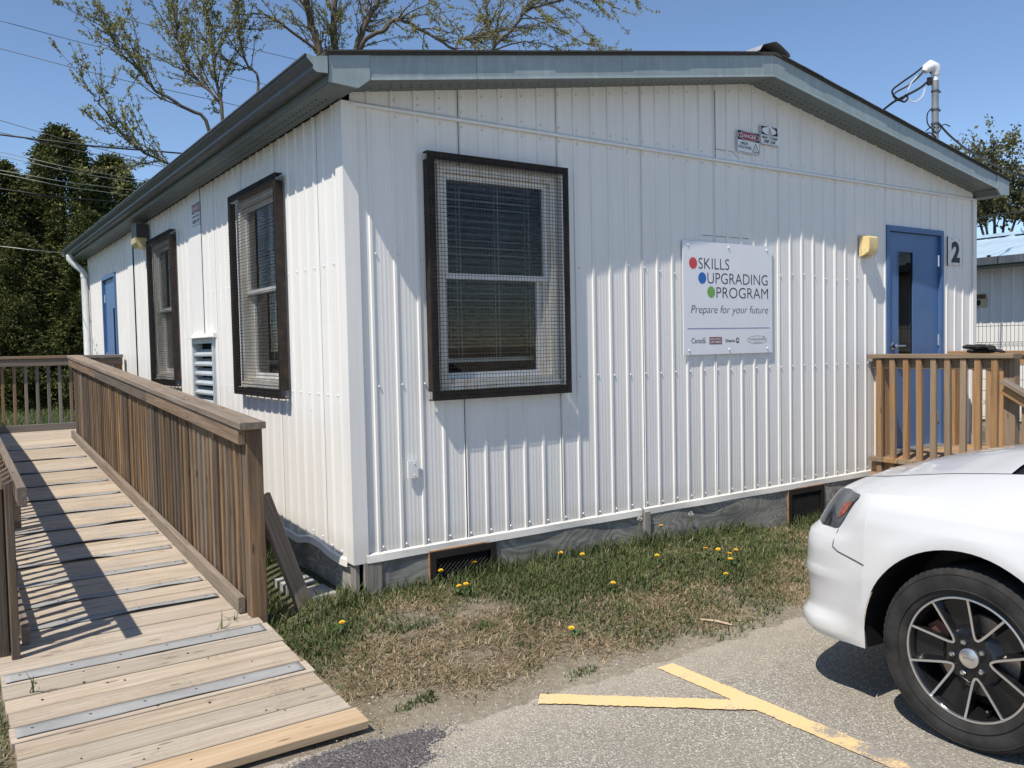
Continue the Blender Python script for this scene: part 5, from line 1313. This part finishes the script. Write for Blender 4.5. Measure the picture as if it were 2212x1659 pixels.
def grow(mb, tips, pts, r0, r1, level, r, dens=1.0, upw=.25, maxl=2):
    P_ = bez(pts, 5) if level == 0 else pts
    P_ = [p + rv(r, .012*(i > 0)) for i, p in enumerate(P_)]
    n = len(P_); rs = [r0+(r1-r0)*i/(n-1) for i in range(n)]
    mb.tube(P_, rs, 7 if level == 0 else (5 if level == 1 else 3), False)
    Ltot = sum((P_[i+1]-P_[i]).length for i in range(n-1))
    if level >= 1 or r1 < .012:
        i0 = 1 if level else n//2
        for i in range(i0, n):
            sl = (P_[i]-P_[i-1]).length
            for k in range(max(1, int(sl*(13 if level == 2 else 9)+r.random()))):
                t = r.random(); tips.append((P_[i-1].lerp(P_[i], t), (P_[i]-P_[i-1]).normalized()))
    if level >= maxl: return
    nc = int(Ltot*(5.2, 5.0, 4.0)[level]*dens)
    for _ in range(nc):
        t = r.uniform(.12 if level else .25, 1.0)*(n-1); i = min(n-2, int(t)); p = P_[i].lerp(P_[i+1], t-i); d = (P_[i+1]-P_[i]).normalized()
        ax = rv(r).cross(d).normalized(); an = r.uniform(.35, .8); nd = (d*math.cos(an)+ax*math.sin(an)).normalized()
        nd = (nd+Vector((0, 0, upw*r.uniform(-.4, 1.2)))).normalized()
        ln = Ltot*(.36, .40, .45)[level]*r.uniform(.35, 1.15); ln = min(ln, (1.7, .6, .4)[level]*r.uniform(.6, 1)); ln = max(ln*(1-.6*(t/(n-1))**2), .10)
        m_ = 4 if level < 2 else 3; q = [p]; cd_ = nd
        for s_ in range(m_):
            cd_ = (cd_+rv(r, .13)+Vector((0, 0, .10*upw*2))).normalized(); q.append(q[-1]+cd_*(ln/m_))
        rr_ = rs[i]+(rs[i+1]-rs[i])*(t-i)
        grow(mb, tips, q, max(.004, min(rr_*.5, .016 if level == 0 else .007)), .0025, level+1, r, dens, upw, maxl)
BUDS = [(.22, .20, .06), (.30, .31, .09), (.18, .14, .06), (.34, .35, .13), (.17, .17, .06)]
def maple(name, base, limbs, label, seed, dens=1.0, trunk_r=.16, upw=.25, leafsize=.040, per=4, cols=BUDS, bk=None, thin=.5, spread=.02, maxl=2):
    r = np.random.default_rng(seed); tr = thing(name, base, label, 'tree'); mb = MB(); tips = []; base = Vector(base)
    s0 = Vector(limbs[0][0][0])
    mb.tube(bez([base-Vector((0, 0, .1)), base.lerp(s0, .5)+Vector((.1, 0, 0)), s0], 5), [trunk_r*1.25]+[trunk_r]*10, 9)
    for pts, ra, rb in limbs: grow(mb, tips, [Vector(p) for p in pts], ra*thin, rb*thin, 0, r, dens, upw, maxl)
    part('trunk', mb, bk or M_bark, tr, smooth=60)
    Pn = np.array([tuple(p) for p, d in tips]); Pn = np.repeat(Pn, per, 0) + r.normal(size=(len(Pn)*per, 3))*spread
    mk('crown', leafmesh('crown', Pn, leafsize, cols, seed), M_leaf, tr)
    return tr
D = 15.0
g0 = px(470, 560, D)
maple('budding_tree', (g0[0], g0[1], 0), [
    ([g0, px(455, 285, D), px(392, 229, D-.3), px(333, 191, D-.5), px(302, 153, D-.6), px(264, 118, D-.8), px(240, 73, D-.9), px(215, 42, D-1)], .075, .012),
    ([g0, px(479, 267, D), px(462, 208, D+.2), px(410, 156, D+.3), px(385, 90, D+.5), px(382, 28, D+.5), px(375, -90, D+.6)], .075, .015),
    ([g0, px(479, 267, D), px(467, 167, D), px(462, 104, D), px(444, 10, D-.3), px(430, -110, D-.4)], .07, .015),
    ([g0, px(410, 400, D), px(361, 354, D-.3), px(302, 323, D-.8), px(267, 295, D-1), px(226, 240, D-1.2), px(194, 198, D-1.4), px(174, 160, D-1.5)], .055, .008),
    ([px(267, 295, D-1), px(226, 281, D-1.3), px(194, 250, D-1.5), px(174, 236, D-1.6)], .018, .006),
    ([px(470, 420, D), px(556, 198, D+.4), px(531, 132, D+.5), px(517, 80, D+.5), px(514, 35, D+.5), px(505, -60, D+.6)], .06, .012)],
    'budding maple tree with thin spreading branches above the long eave', 5, 1.3)
D = 17.0; g1 = px(742, 420, D)
maple('budding_tree', (g1[0], g1[1], 0), [
    ([g1, px(690, 112, D-.2), px(668, 40, D-.3), px(650, -110, D-.5)], .13, .07),
    ([g1, px(722, 110, D+.2), px(722, 20, D+.2), px(738, -110, D+.2)], .12, .07),
    ([g1, px(772, 112, D+.4), px(790, 50, D+.5), px(815, 0, D+.6), px(855, -110, D+.6)], .12, .06),
    ([px(762, 150, D+.4), px(785, 92, D+.2), px(835, 60, D), px(862, 40, D), px(900, 62, D-.2), px(970, 100, D-.4), px(1010, 135, D-.5)], .075, .03),
    ([px(690, 115, D-.2), px(620, 60, D-.6), px(560, 30, D-1), px(510, 60, D-1.3)], .05, .008),
    ([px(740, -60, D), px(640, -90, D-1), px(560, -60, D-1.6), px(500, -10, D-2)], .05, .008),
    ([px(815, 0, D+.6), px(880, -30, D), px(940, 10, D-.5), px(990, 60, D-.8)], .04, .008)],
    'many-stemmed budding maple tree behind the near roof corner', 9, 1.1, .25, upw=.05, thin=.7)
D = 19.0; g2 = px(1040, 420, D)
maple('budding_tree', (g2[0], g2[1], 0), [
    ([g2, px(1010, 250, D), px(1060, 112, D), px(1105, 65, D), px(1135, 25, D), px(1185, 8, D-.3), px(1270, -8, D-.6), px(1340, 20, D-1)], .10, .02),
    ([g2, px(985, 118, D), px(1030, 82, D+.2), px(1055, 62, D+.3), px(1050, 20, D+.3), px(1060, -60, D+.3)], .075, .02),
    ([px(1130, 30, D), px(1200, 60, D-.5), px(1260, 90, D-.8), px(1330, 110, D-1)], .035, .008),
    ([px(1180, 8, D-.3), px(1240, 40, D-.6), px(1290, 100, D-.9)], .03, .008),
    ([px(1270, -8, D-.6), px(1340, -20, D-1), px(1400, 20, D-1.2)], .025, .006),
    ([px(1060, 112, D), px(1130, 90, D+.5), px(1190, 100, D+.7), px(1230, 120, D+.8)], .04, .008)],
    'budding maple tree with bare bent limbs behind the middle of the roof', 21, 1.15, .18, upw=-.05)
# right-hand tree, brown-green spring foliage
OLIVE = [(.10, .10, .035), (.15, .155, .055), (.20, .17, .08), (.09, .095, .035), (.26, .24, .14)]
D = 24.0
for k, (bu, tips_, lab, sd) in enumerate(((2150, [(2110, 320), (2145, 290), (2190, 300), (2085, 365), (2230, 350), (2150, 380)], 'olive leafy tree rising over the right end of the roof', 31),
                                     (2260, [(2240, 370), (2280, 350), (2200, 410), (2300, 420), (2170, 440)], 'olive leafy tree over the neighbouring metal roof', 37),
                                     (2060, [(2070, 330), (2100, 400), (2050, 420), (2140, 440), (2120, 470)], 'low olive tree between the roof corner and the neighbouring roof', 41))):
    b = px(bu, 620, D+k); bb = (b[0], b[1], 0)
    limbs = [([b, px((bu+u)/2, 480, D+k), px((bu*.3+u*.7), (v+480)/2, D+k+.6*((u % 7)/3.5-1)), px(u, v, D+k+.8*((u % 5)/2-1))], .09, .012) for u, v in tips_]
    maple('leafy_tree', bb, limbs, lab, sd, .8, .2, leafsize=.10, per=3, cols=OLIVE, bk=M_barkd, spread=.09)
# cedars at the left
CED = [(.028, .042, .012), (.05, .068, .019), (.088, .10, .027), (.145, .145, .04), (.038, .052, .016)]
def cedar_mesh(H, R, N, seed):
    r = np.random.default_rng(seed); Pp = []; Oo = []
    ph = r.random(6)*6.28
    for i in range(N):
        t = r.random()**1.25; a = r.random()*6.283
        lump = 1+.24*math.sin(3*a+ph[0]+t*9)+.20*math.sin(5*a+ph[1]-t*17)+.16*math.sin(t*34+ph[2]+2*a)+.10*math.sin(9*a+t*50)
        Rt = R*((1-t)**.62)*(.55+.45*min(1, t*6+.25))*lump; rr_ = Rt*(.62+.38*math.sqrt(r.random()))
        if r.random() < .2: rr_ *= r.uniform(1.05, 1.3)
        z = H*t; c = np.array([rr_*math.cos(a), rr_*math.sin(a), z+.15])
        d = np.array([math.cos(a), math.sin(a), r.uniform(-.3, 1.1)]); d /= np.linalg.norm(d); L_ = r.uniform(.22, .62); sd = np.cross(d, [0, 0, 1.0]); sd /= np.linalg.norm(sd)
        for k in range(7):
            q = k/6; s_ = (1 if k % 2 else -1)*(.11*(1-q)+.02); Pp.append(c+d*(q-.4)*L_+sd*s_+np.array([0, 0, -.12*q*q*L_])); Oo.append(d+sd*(s_*5)+np.array([0, 0, -.25]))
    return leafmesh('cedar_crown', np.array(Pp), .15, CED, seed, aspect=2.6, ori=np.array(Oo))
cm = [cedar_mesh(9.6, 2.7, 9600, 51), cedar_mesh(9.6, 2.9, 9200, 53)]
for m_ in cm: m_.materials.append(M_needle)
mb = MB(); mb.tube([(0, 0, -.1), (.03, 0, 4), (0, .03, 8.6)], [.2, .13, .03], 8); tk = mb.mesh('cedar_trunk', 60); tk.materials.append(M_barkd)
mbc = MB(); mbc.tube([(0, 0, .3), (0, 0, 2.5), (0, 0, 6), (0, 0, 8.4)], [1.35, 1.25, .75, .1], 10)
ceds = [(150, 27.5, .93, 'tallest pointed dark cedar tree left of the building'), (20, 26.5, .80, 'dark cedar tree at the left edge of the picture'), (255, 29, .87, 'dark cedar tree half behind the far gutter'), (345, 31, .82, 'dark cedar tree behind the eave, right of the tallest cedar'),
        (-120, 26, .92, 'dark cedar tree beyond the left edge'), (85, 31, .84, 'dark cedar tree set back between two others'), (205, 25.5, .62, 'short cedar tree in front of the tall ones'), (60, 25, .55, 'low bushy cedar beside the left edge of the picture')]
for i, (u, Dd, sc_, lab) in enumerate(ceds):
    p = px(u, 800, Dd); t = thing('cedar_tree', (p[0], p[1], 0), lab, 'tree', 'cedars at the back of the lawn')
    M = T(p[0], p[1], -.2) @ Matrix.Rotation(i*1.7, 4, 'Z') @ Matrix.Scale(sc_, 4)
    mk('crown', cm[i % 2], None, t, M); mk('trunk', tk, None, t, M)
# hedge-line trees to the open side (beyond the left edge, they show in the window glass)
for i, (x, y_, s_) in enumerate(((-18, 7.5, .95), (-16.5, 13, .85), (-15, 19, .9))):
    t = thing('cedar_tree', (x, y_, 0), ['nearest dark cedar off to the open side of the ramp', 'middle dark cedar off to the open side of the ramp', 'farthest dark cedar off to the open side of the ramp'][i], 'tree', 'cedars beyond the ramp')
    M = T(x, y_, -.2) @ Matrix.Rotation(i*2.1, 4, 'Z') @ Matrix.Scale(s_, 4); mk('crown', cm[i % 2], None, t, M); mk('trunk', tk, None, t, M)

# ------------------------------------------------------------------ grass, weeds, small things
def green_amt(x, y):
    n = noise.noise(Vector((x*1.5, y*2.0, 4)))*.55 + noise.noise(Vector((x*4.2, y*4.5, 9)))*.35
    lim = np.interp(x, [-.6, -.3, .1, .45, .7, 1.1, 1.7, 2.4, 3.2, 5], [-.75, -.55, -.42, -.42, -.55, -.95, -1.0, -.85, -.5, -.45])
    return (y-lim)*1.9 + n*1.9 - .06
def blades(name, samples, seed, parent=None, hscale=1.0):
    """samples: (x,y,z,kind,height)"""
    r = np.random.default_rng(seed); n = len(samples); S = np.array(samples)
    base = S[:, :3]; kind = S[:, 3]; h = S[:, 4]*hscale
    az = r.random(n)*6.283; lean = np.where(kind > .5, r.uniform(.1, .75, n), r.uniform(.7, 1.45, n))
    wd = np.where(kind > .5, r.uniform(.0022, .0045, n), r.uniform(.0014, .003, n))*(1 if hscale == 1 else 2.2)
    d = np.stack([np.cos(az)*np.sin(lean), np.sin(az)*np.sin(lean), np.cos(lean)], 1)
    sd = np.stack([-np.sin(az), np.cos(az), np.zeros(n)], 1); w_ = wd[:, None]
    mid = base+d*(h*.55)[:, None]; tip = base+d*h[:, None]+np.stack([np.cos(az)*h*.22, np.sin(az)*h*.22, -h*.10], 1); tip[:, 2] = np.maximum(tip[:, 2], base[:, 2]+.004)
    V = np.stack([base-sd*w_, base+sd*w_, mid+sd*w_*.75, mid-sd*w_*.75, tip], 1).reshape(-1, 3)
    me = bpy.data.meshes.new(name); me.vertices.add(5*n); me.vertices.foreach_set('co', V.ravel().astype('f'))
    idx = np.arange(n)[:, None]*5; lp = np.concatenate([idx+np.array([[0, 1, 2, 3]]), idx+np.array([[3, 2, 4]])], 1).ravel()
    me.loops.add(7*n); me.loops.foreach_set('vertex_index', lp.astype('i')); me.polygons.add(2*n)
    ls = np.stack([np.arange(n)*7, np.arange(n)*7+4], 1).ravel(); me.polygons.foreach_set('loop_start', ls.astype('i')); me.polygons.foreach_set('loop_total', np.tile([4, 3], n).astype('i'))
    me.update(); me.validate()
    G = np.array([(.065, .10, .028), (.10, .14, .045), (.16, .175, .07), (.095, .115, .05)]); B = np.array([(.40, .31, .185), (.31, .235, .135), (.52, .42, .28), (.21, .16, .095)])
    gi = r.integers(0, 4, n); c = np.where((kind > .5)[:, None], G[gi], B[gi])*(.7+.6*r.random((n, 1)))
    cc = np.ones((n, 5, 4), 'f'); cc[:, :, :3] = c[:, None, :]; at = me.color_attributes.new('Col', 'FLOAT_COLOR', 'POINT'); at.data.foreach_set('color', cc.ravel()); return me
def sample(x0, x1, y0, y1, dens, fn, seed):
    r = np.random.default_rng(seed); n = int((x1-x0)*(y1-y0)*dens); out = []
    X = r.uniform(x0, x1, n); Y = r.uniform(y0, y1, n); U = r.random(n); V = r.random(n)
    for x, y, u, v in zip(X, Y, U, V):
        k = fn(x, y, u, v)
        if k is not None: out.append((x, y, gh(x, y)-.003, k[0], k[1]))
    return out
def front(x, y, u, v):
    if y < edge_y(x)+.015 and u < .93: return None
    if x < -.50 and y > -1.28 : return None
    if x < -.62: return None
    g_ = green_amt(x, y); bare = noise.noise(Vector((x*2.6, y*3.1, 21)))
    ed = sstep(.02, .36, y-edge_y(x)+.14*noise.noise(Vector((x*4, y*4, 77))))
    if g_ > (u-.5)*1.6+.12:
        tall = 1+.9*sstep(-.25, 0, y)*(v > .8); return (1 if v < .86 or y > -.12 else 0, (.028+.042*v)*tall*(.7+.5*min(1.2, max(0, g_))))
    if v > ed*.95+.02: return None
    tuft = noise.noise(Vector((x*5.1+7, y*6.3, 40)))
    if tuft > .47 and u < .6: return (1, .025+.035*v)
    if bare > .06 and v < .5+bare: return None
    return (0, .020+.040*v) if u < .97 else (1, .03+.03*v)
S1 = sample(-.6, 4.6, -1.55, -.02, 15000, front, 3)
mk('lawn_grass', blades('lawn_grass', S1, 4), M_grassm, kind='stuff', label='green and straw coloured grass between the wall and the pavement', cat='grass')
S2 = sample(-.5, .0, .02, 6.6, 3800, lambda x, y, u, v: None if (x > -.33 and .14 < y < 1.12 and u < .97) else (1 if u > .12 else 0, .05+.08*v), 5) + sample(-2.9, -1.80, -2.3, 3.0, 4200, lambda x, y, u, v: None if y < edge_y(x)-.25+.5*noise.noise(Vector((x*3, y*3, 1))) else ((1 if u > .35 else 0), .03+.05*v), 6)
mk('ramp_side_grass', blades('ramp_side_grass', S2, 7), M_grassm, kind='stuff', label='longer grass beside and under the wheelchair ramp', cat='grass')
S3 = sample(-3.5, 5.5, 9.0, 29, 260, lambda x, y, u, v: (1, .10+.14*v), 8) + sample(-6, -1.85, 2.9, 10, 1100, lambda x, y, u, v: (1 if u > .2 else 0, .05+.07*v), 81) + sample(-6, -2.8, -1.2, 2.9, 1600, lambda x, y, u, v: (1 if u > .3 else 0, .04+.06*v), 82)
mk('back_lawn_grass', blades('back_lawn_grass', S3, 9, hscale=1.001), M_grassm, kind='stuff', label='green lawn behind the far landing railing', cat='grass')
# tufts of grass growing up between the ramp boards
S4 = []
for (tx, ty, n_) in ((-.78, .02, 5), (-.68, .10, 4), (-1.68, -.28, 6)):
    for k in range(n_): S4.append((tx+random.uniform(-.02, .02), ty+random.uniform(-.01, .01), dz(ty)-.01, 1, random.uniform(.06, .14)))
mk('weed_tuft', blades('weed_tuft', S4, 10), M_grassm, None, None, 'few grass blades sprouting between the ramp boards', 'weed', kind='stuff')

# dandelions
M_yel = plain('dandelion_yellow', (.80, .50, .015), .6, var=.12, scale=90); M_stem = plain('dandelion_stem', (.16, .22, .07), .6); M_dleaf = plain('dandelion_leaf', (.045, .085, .02), .6, var=.2); M_seed = plain('seed_fluff', (.55, .55, .52), .9)
def dandelion(x, y, h, label, seedhead=False, big=1.0):
    z = gh(x, y); r = np.random.default_rng(int(abs(x*1000)+abs(y*777))); d = thing('dandelion', (x, y, z), label, 'flower', 'dandelions in the grass')
    lx, ly = r.uniform(-.02, .02, 2); top = (x+lx, y+ly, z+h)
    mb = MB(); mb.tube([(x, y, z-.01), (x+lx*.4, y+ly*.4, z+h*.55), top], .0024, 5); part('stem', mb, M_stem, d)
    mb = MB()
    if seedhead:
        for k in range(60):
            v = rv(r).normalized(); mb.tube([Vector(top), Vector(top)+v*.019], .0005, 3, False); mb.add([Vector(top)+v*.019+rv(r, .003) for _ in range(3)], [(0, 1, 2)])
        part('seed_head', mb, M_seed, d)
    else:
        tp = Vector(top); ax = Vector((r.uniform(-.35, .1), r.uniform(-.25, .05), 1)).normalized(); a = ax.orthogonal().normalized(); b = ax.cross(a)
        for ringi, (R_, el, nn) in enumerate(((.0165*big, .15, 20), (.0135*big, .45, 16), (.009*big, .9, 10))):
            for k in range(nn):
                t = 6.283*(k+.3*ringi)/nn; o = a*math.cos(t)+b*math.sin(t); s_ = a*(-math.sin(t))+b*math.cos(t); e = tp+o*(R_*math.cos(el))+ax*(R_*math.sin(el)+.003)
                mb.add([tp+ax*.001, e-s_*.0022, e+s_*.0022], [(0, 1, 2)])
        part('flower_head', mb, M_yel, d)
    mb = MB()
    for k in range(6):
        t = r.uniform(0, 6.28); ln = r.uniform(.05, .09); o = Vector((math.cos(t), math.sin(t), 0)); s_ = Vector((-o.y, o.x, 0)); vs = []
        for i in range(6):
            q = i/5; p = Vector((x, y, z+.006))+o*(ln*q)+Vector((0, 0, .028*math.sin(q*2.6))); ww = .011*math.sin(min(1, q*1.15)*math.pi*.9+.15)*(1 if i % 2 else .55); vs += [p-s_*ww, p+s_*ww]
        mb.add(vs, [(2*i, 2*i+1, 2*i+3, 2*i+2) for i in range(5)])
    part('leaf_rosette', mb, M_dleaf, d)
for (x, y, h, lab, sh) in ((-.24, -.36, .06, 'lone yellow dandelion nearest the ramp', 0), (.56, -.03, .09, 'dandelion leaning toward the left foundation vent, back of the small cluster', 0), (.60, -.28, .06, 'largest yellow dandelion of the cluster before the left vent', 0), (.53, -.27, .05, 'small dandelion left of the largest in the vent cluster', 0),
                           (.80, .0, .10, 'dandelion right under the left foundation vent', 0), (1.44, -.10, .07, 'left of two dandelions in the green strip mid wall', 0), (1.53, -.20, .07, 'right of two dandelions in the green strip mid wall', 0), (2.40, -.06, .14, 'tall dandelion against the skirt batten', 0), (2.16, -.05, .22, 'grey dandelion seed head against the plywood skirt', 1), (2.72, -.05, .20, 'second dandelion seed head right of the skirt batten', 1),
                           (1.97, -.46, .08, 'dandelion between the mid wall pair and the bright cluster', 0), (1.41, -.66, .06, 'small dandelion in the middle of the verge', 0), (.80, -1.03, .05, 'dandelion nearest the yellow paint', 0), (2.36, -.50, .08, 'leftmost dandelion of the bright cluster near the car', 0), (2.44, -.55, .08, 'second dandelion from left in the bright cluster near the car', 0), (2.46, -.64, .08, 'middle dandelion of the bright cluster near the car', 0), (2.55, -.62, .09, 'rightmost dandelion of the bright cluster near the car', 0), (2.40, -.70, .07, 'front dandelion of the bright cluster near the car', 0), (2.2, -.84, .05, 'small dandelion just in front of the bright cluster', 0)):
    dandelion(x, y, h, lab, bool(sh))
# yellow dots on the back lawn
for k, (u, v) in enumerate(((110, 887), (68, 890), (293*.55, 893))):
    p = px(u, v, 16.5); dandelion(p[0], p[1], .12, ['dandelion on the back lawn seen left of centre between the far slats', 'dandelion on the back lawn seen toward the left slats', 'dandelion on the back lawn beside the ramp railing'][k], False, 2.2)
# loose stones, a black lump, a twig, a leaf
def stone(x, y, s, mat, label, sq=.6, grp='stones on the verge'):
    r = np.random.default_rng(int(abs(x*997)+abs(y*613)+5)); mb = MB(); n = 8; vs = []
    for i, (rr_, h) in enumerate(((.6, 0), (1, .3), (.9, .65), (.45, .95))):
        for k in range(n): t = 6.283*k/n; q = s*rr_*r.uniform(.8, 1.15); vs.append((q*math.cos(t), q*math.sin(t)*.75, s*sq*h*r.uniform(.9, 1.1)))
    mb.add(vs, [(i*n+k, i*n+(k+1) % n, (i+1)*n+(k+1) % n, (i+1)*n+k) for i in range(3) for k in range(n)]+[tuple(3*n+k for k in range(n))])
    z = max(gh(x, y), .006 if y < edge_y(x) else -1); return mk('stone', mb.mesh('stone', 30), mat, None, T(x, y, z-.002), label, 'stone', grp)
M_stw = plain('pale_limestone', (.52, .49, .43), .9); M_stg = plain('grey_stone', (.24, .23, .21), .9); M_blk = plain('black_lump', (.008, .008, .009), .5)
stone(-.15, -1.15, .018, M_blk, 'small black lump on the dry ground near the ramp foot', .9)
stone(-.09, -.99, .014, M_stw, 'flat white stone beyond the black lump', .35); stone(-.38, -1.02, .010, M_stw, 'white pebble left of the black lump', .5); stone(.03, -.90, .009, M_stw, 'white pebble right of the flat white stone', .5)
for k in range(60):
    x = random.uniform(-.45, 2.2); y = random.uniform(-1.45, -.75); 
    stone(x, y, random.uniform(.003, .007), M_stg if k % 3 else M_stw, 'tiny pebble scattered on the bare verge soil', .7, 'tiny pebbles')
for k in range(24):
    x = random.uniform(-1.7, -.6); y = random.uniform(-1.25, .0); o_ = stone(x, y, random.uniform(.004, .007), M_barkd, 'tiny dark bud husk lying on the ramp boards', .8, 'husks on the ramp'); o_.location.z = dz(y)+.0005
# loose gravel along the verge and round the patch
def gravel(name, n, fn, mats, seed, label):
    r = np.random.default_rng(seed)
    mbs = MB()
    for _ in range(n):
        x, y, z, sz = fn(r); t0 = r.random()*6.28; vs = []
        for rr_, h in ((1.0, 0), (.85, .6), (.3, .95)):
            for k in range(5): t = t0+6.283*k/5; q = sz*rr_*r.uniform(.7, 1.2); vs.append((x+q*math.cos(t), y+q*math.sin(t), z+sz*h*.8))
        mbs.mi = int(r.integers(0, len(mats))); mbs.add(vs, [(i*5+k, i*5+(k+1) % 5, (i+1)*5+(k+1) % 5, (i+1)*5+k) for i in range(2) for k in range(5)]+[(10, 11, 12, 13, 14)])
    return mk(name, mbs.mesh(name, None, mats), None, None, None, label, 'gravel', kind='stuff')
M_gp = plain('dark_gravel', (.17, .16, .17), .9, var=.2, scale=50); M_gs = plain('sandy_gravel', (.33, .295, .23), .9, var=.2, scale=50); M_gl = plain('pale_gravel', (.50, .46, .39), .9)
def g_verge(r):
    x = r.uniform(-.75, 3.4); y = edge_y(x)+r.normal()*.075; return x, y, max(gh(x, y), .005 if y < edge_y(x) else -1), r.uniform(.0012, .0042)
def g_patch(r):
    t = r.random()*6.283; k = abs(r.normal())*.12+.93; q = pr(t, k); x, y = ctr[0]+q*math.cos(t), ctr[1]+q*math.sin(t)*.42+.10*math.cos(t)*k; return x, y, max(.007, gh(x, y)) if k > 1 else .012, r.uniform(.0015, .0055)
def g_soil(r):
    x = r.uniform(-.5, 1.6); y = r.uniform(-1.45, -.85); return x, y, gh(x, y), r.uniform(.0012, .005)
gravel('verge_gravel', 2600, g_verge, [M_gs, M_gs, M_gp, M_gl], 61, 'fine loose gravel strewn along the edge of the pavement')
gravel('patch_gravel', 1800, g_patch, [M_gp, M_gp, M_gs], 62, 'dark crumbs of asphalt round the small patch')
gravel('soil_gravel', 1500, g_soil, [M_gs, M_gp, M_gl, M_stg], 63, 'tiny gravel showing through the bare dry ground')
mb = MB(); mb.tube([(1.60, -1.18, gh(1.6, -1.18)+.012), (1.66, -1.25, gh(1.66, -1.25)+.014), (1.70, -1.33, gh(1.7, -1.33)+.012)], [.006, .009, .006], 5); mk('wood_chip', mb.mesh('wood_chip'), M_deckend, None, None, 'pale splinter of wood lying on the dry verge', 'debris')
for i, (x, y, sx) in enumerate(((-.13, .30, .09), (-.15, .60, .10))):
    o_ = boxpart('paving_slab', None, plain('pale_concrete', (.33, .33, .31), .9), x-sx, x+sx, y-.12, y+.12, -.05, gh(x, y)+.02); o_['label'] = ['pale concrete slab nearest the corner under the long wall', 'second concrete slab under the long wall'][i]; o_['category'] = 'slab'
print('objects', len(bpy.data.objects), 'tris', sum(len(m.loop_triangles) or sum(len(p.vertices)-2 for p in m.polygons) for m in bpy.data.meshes if m.users))
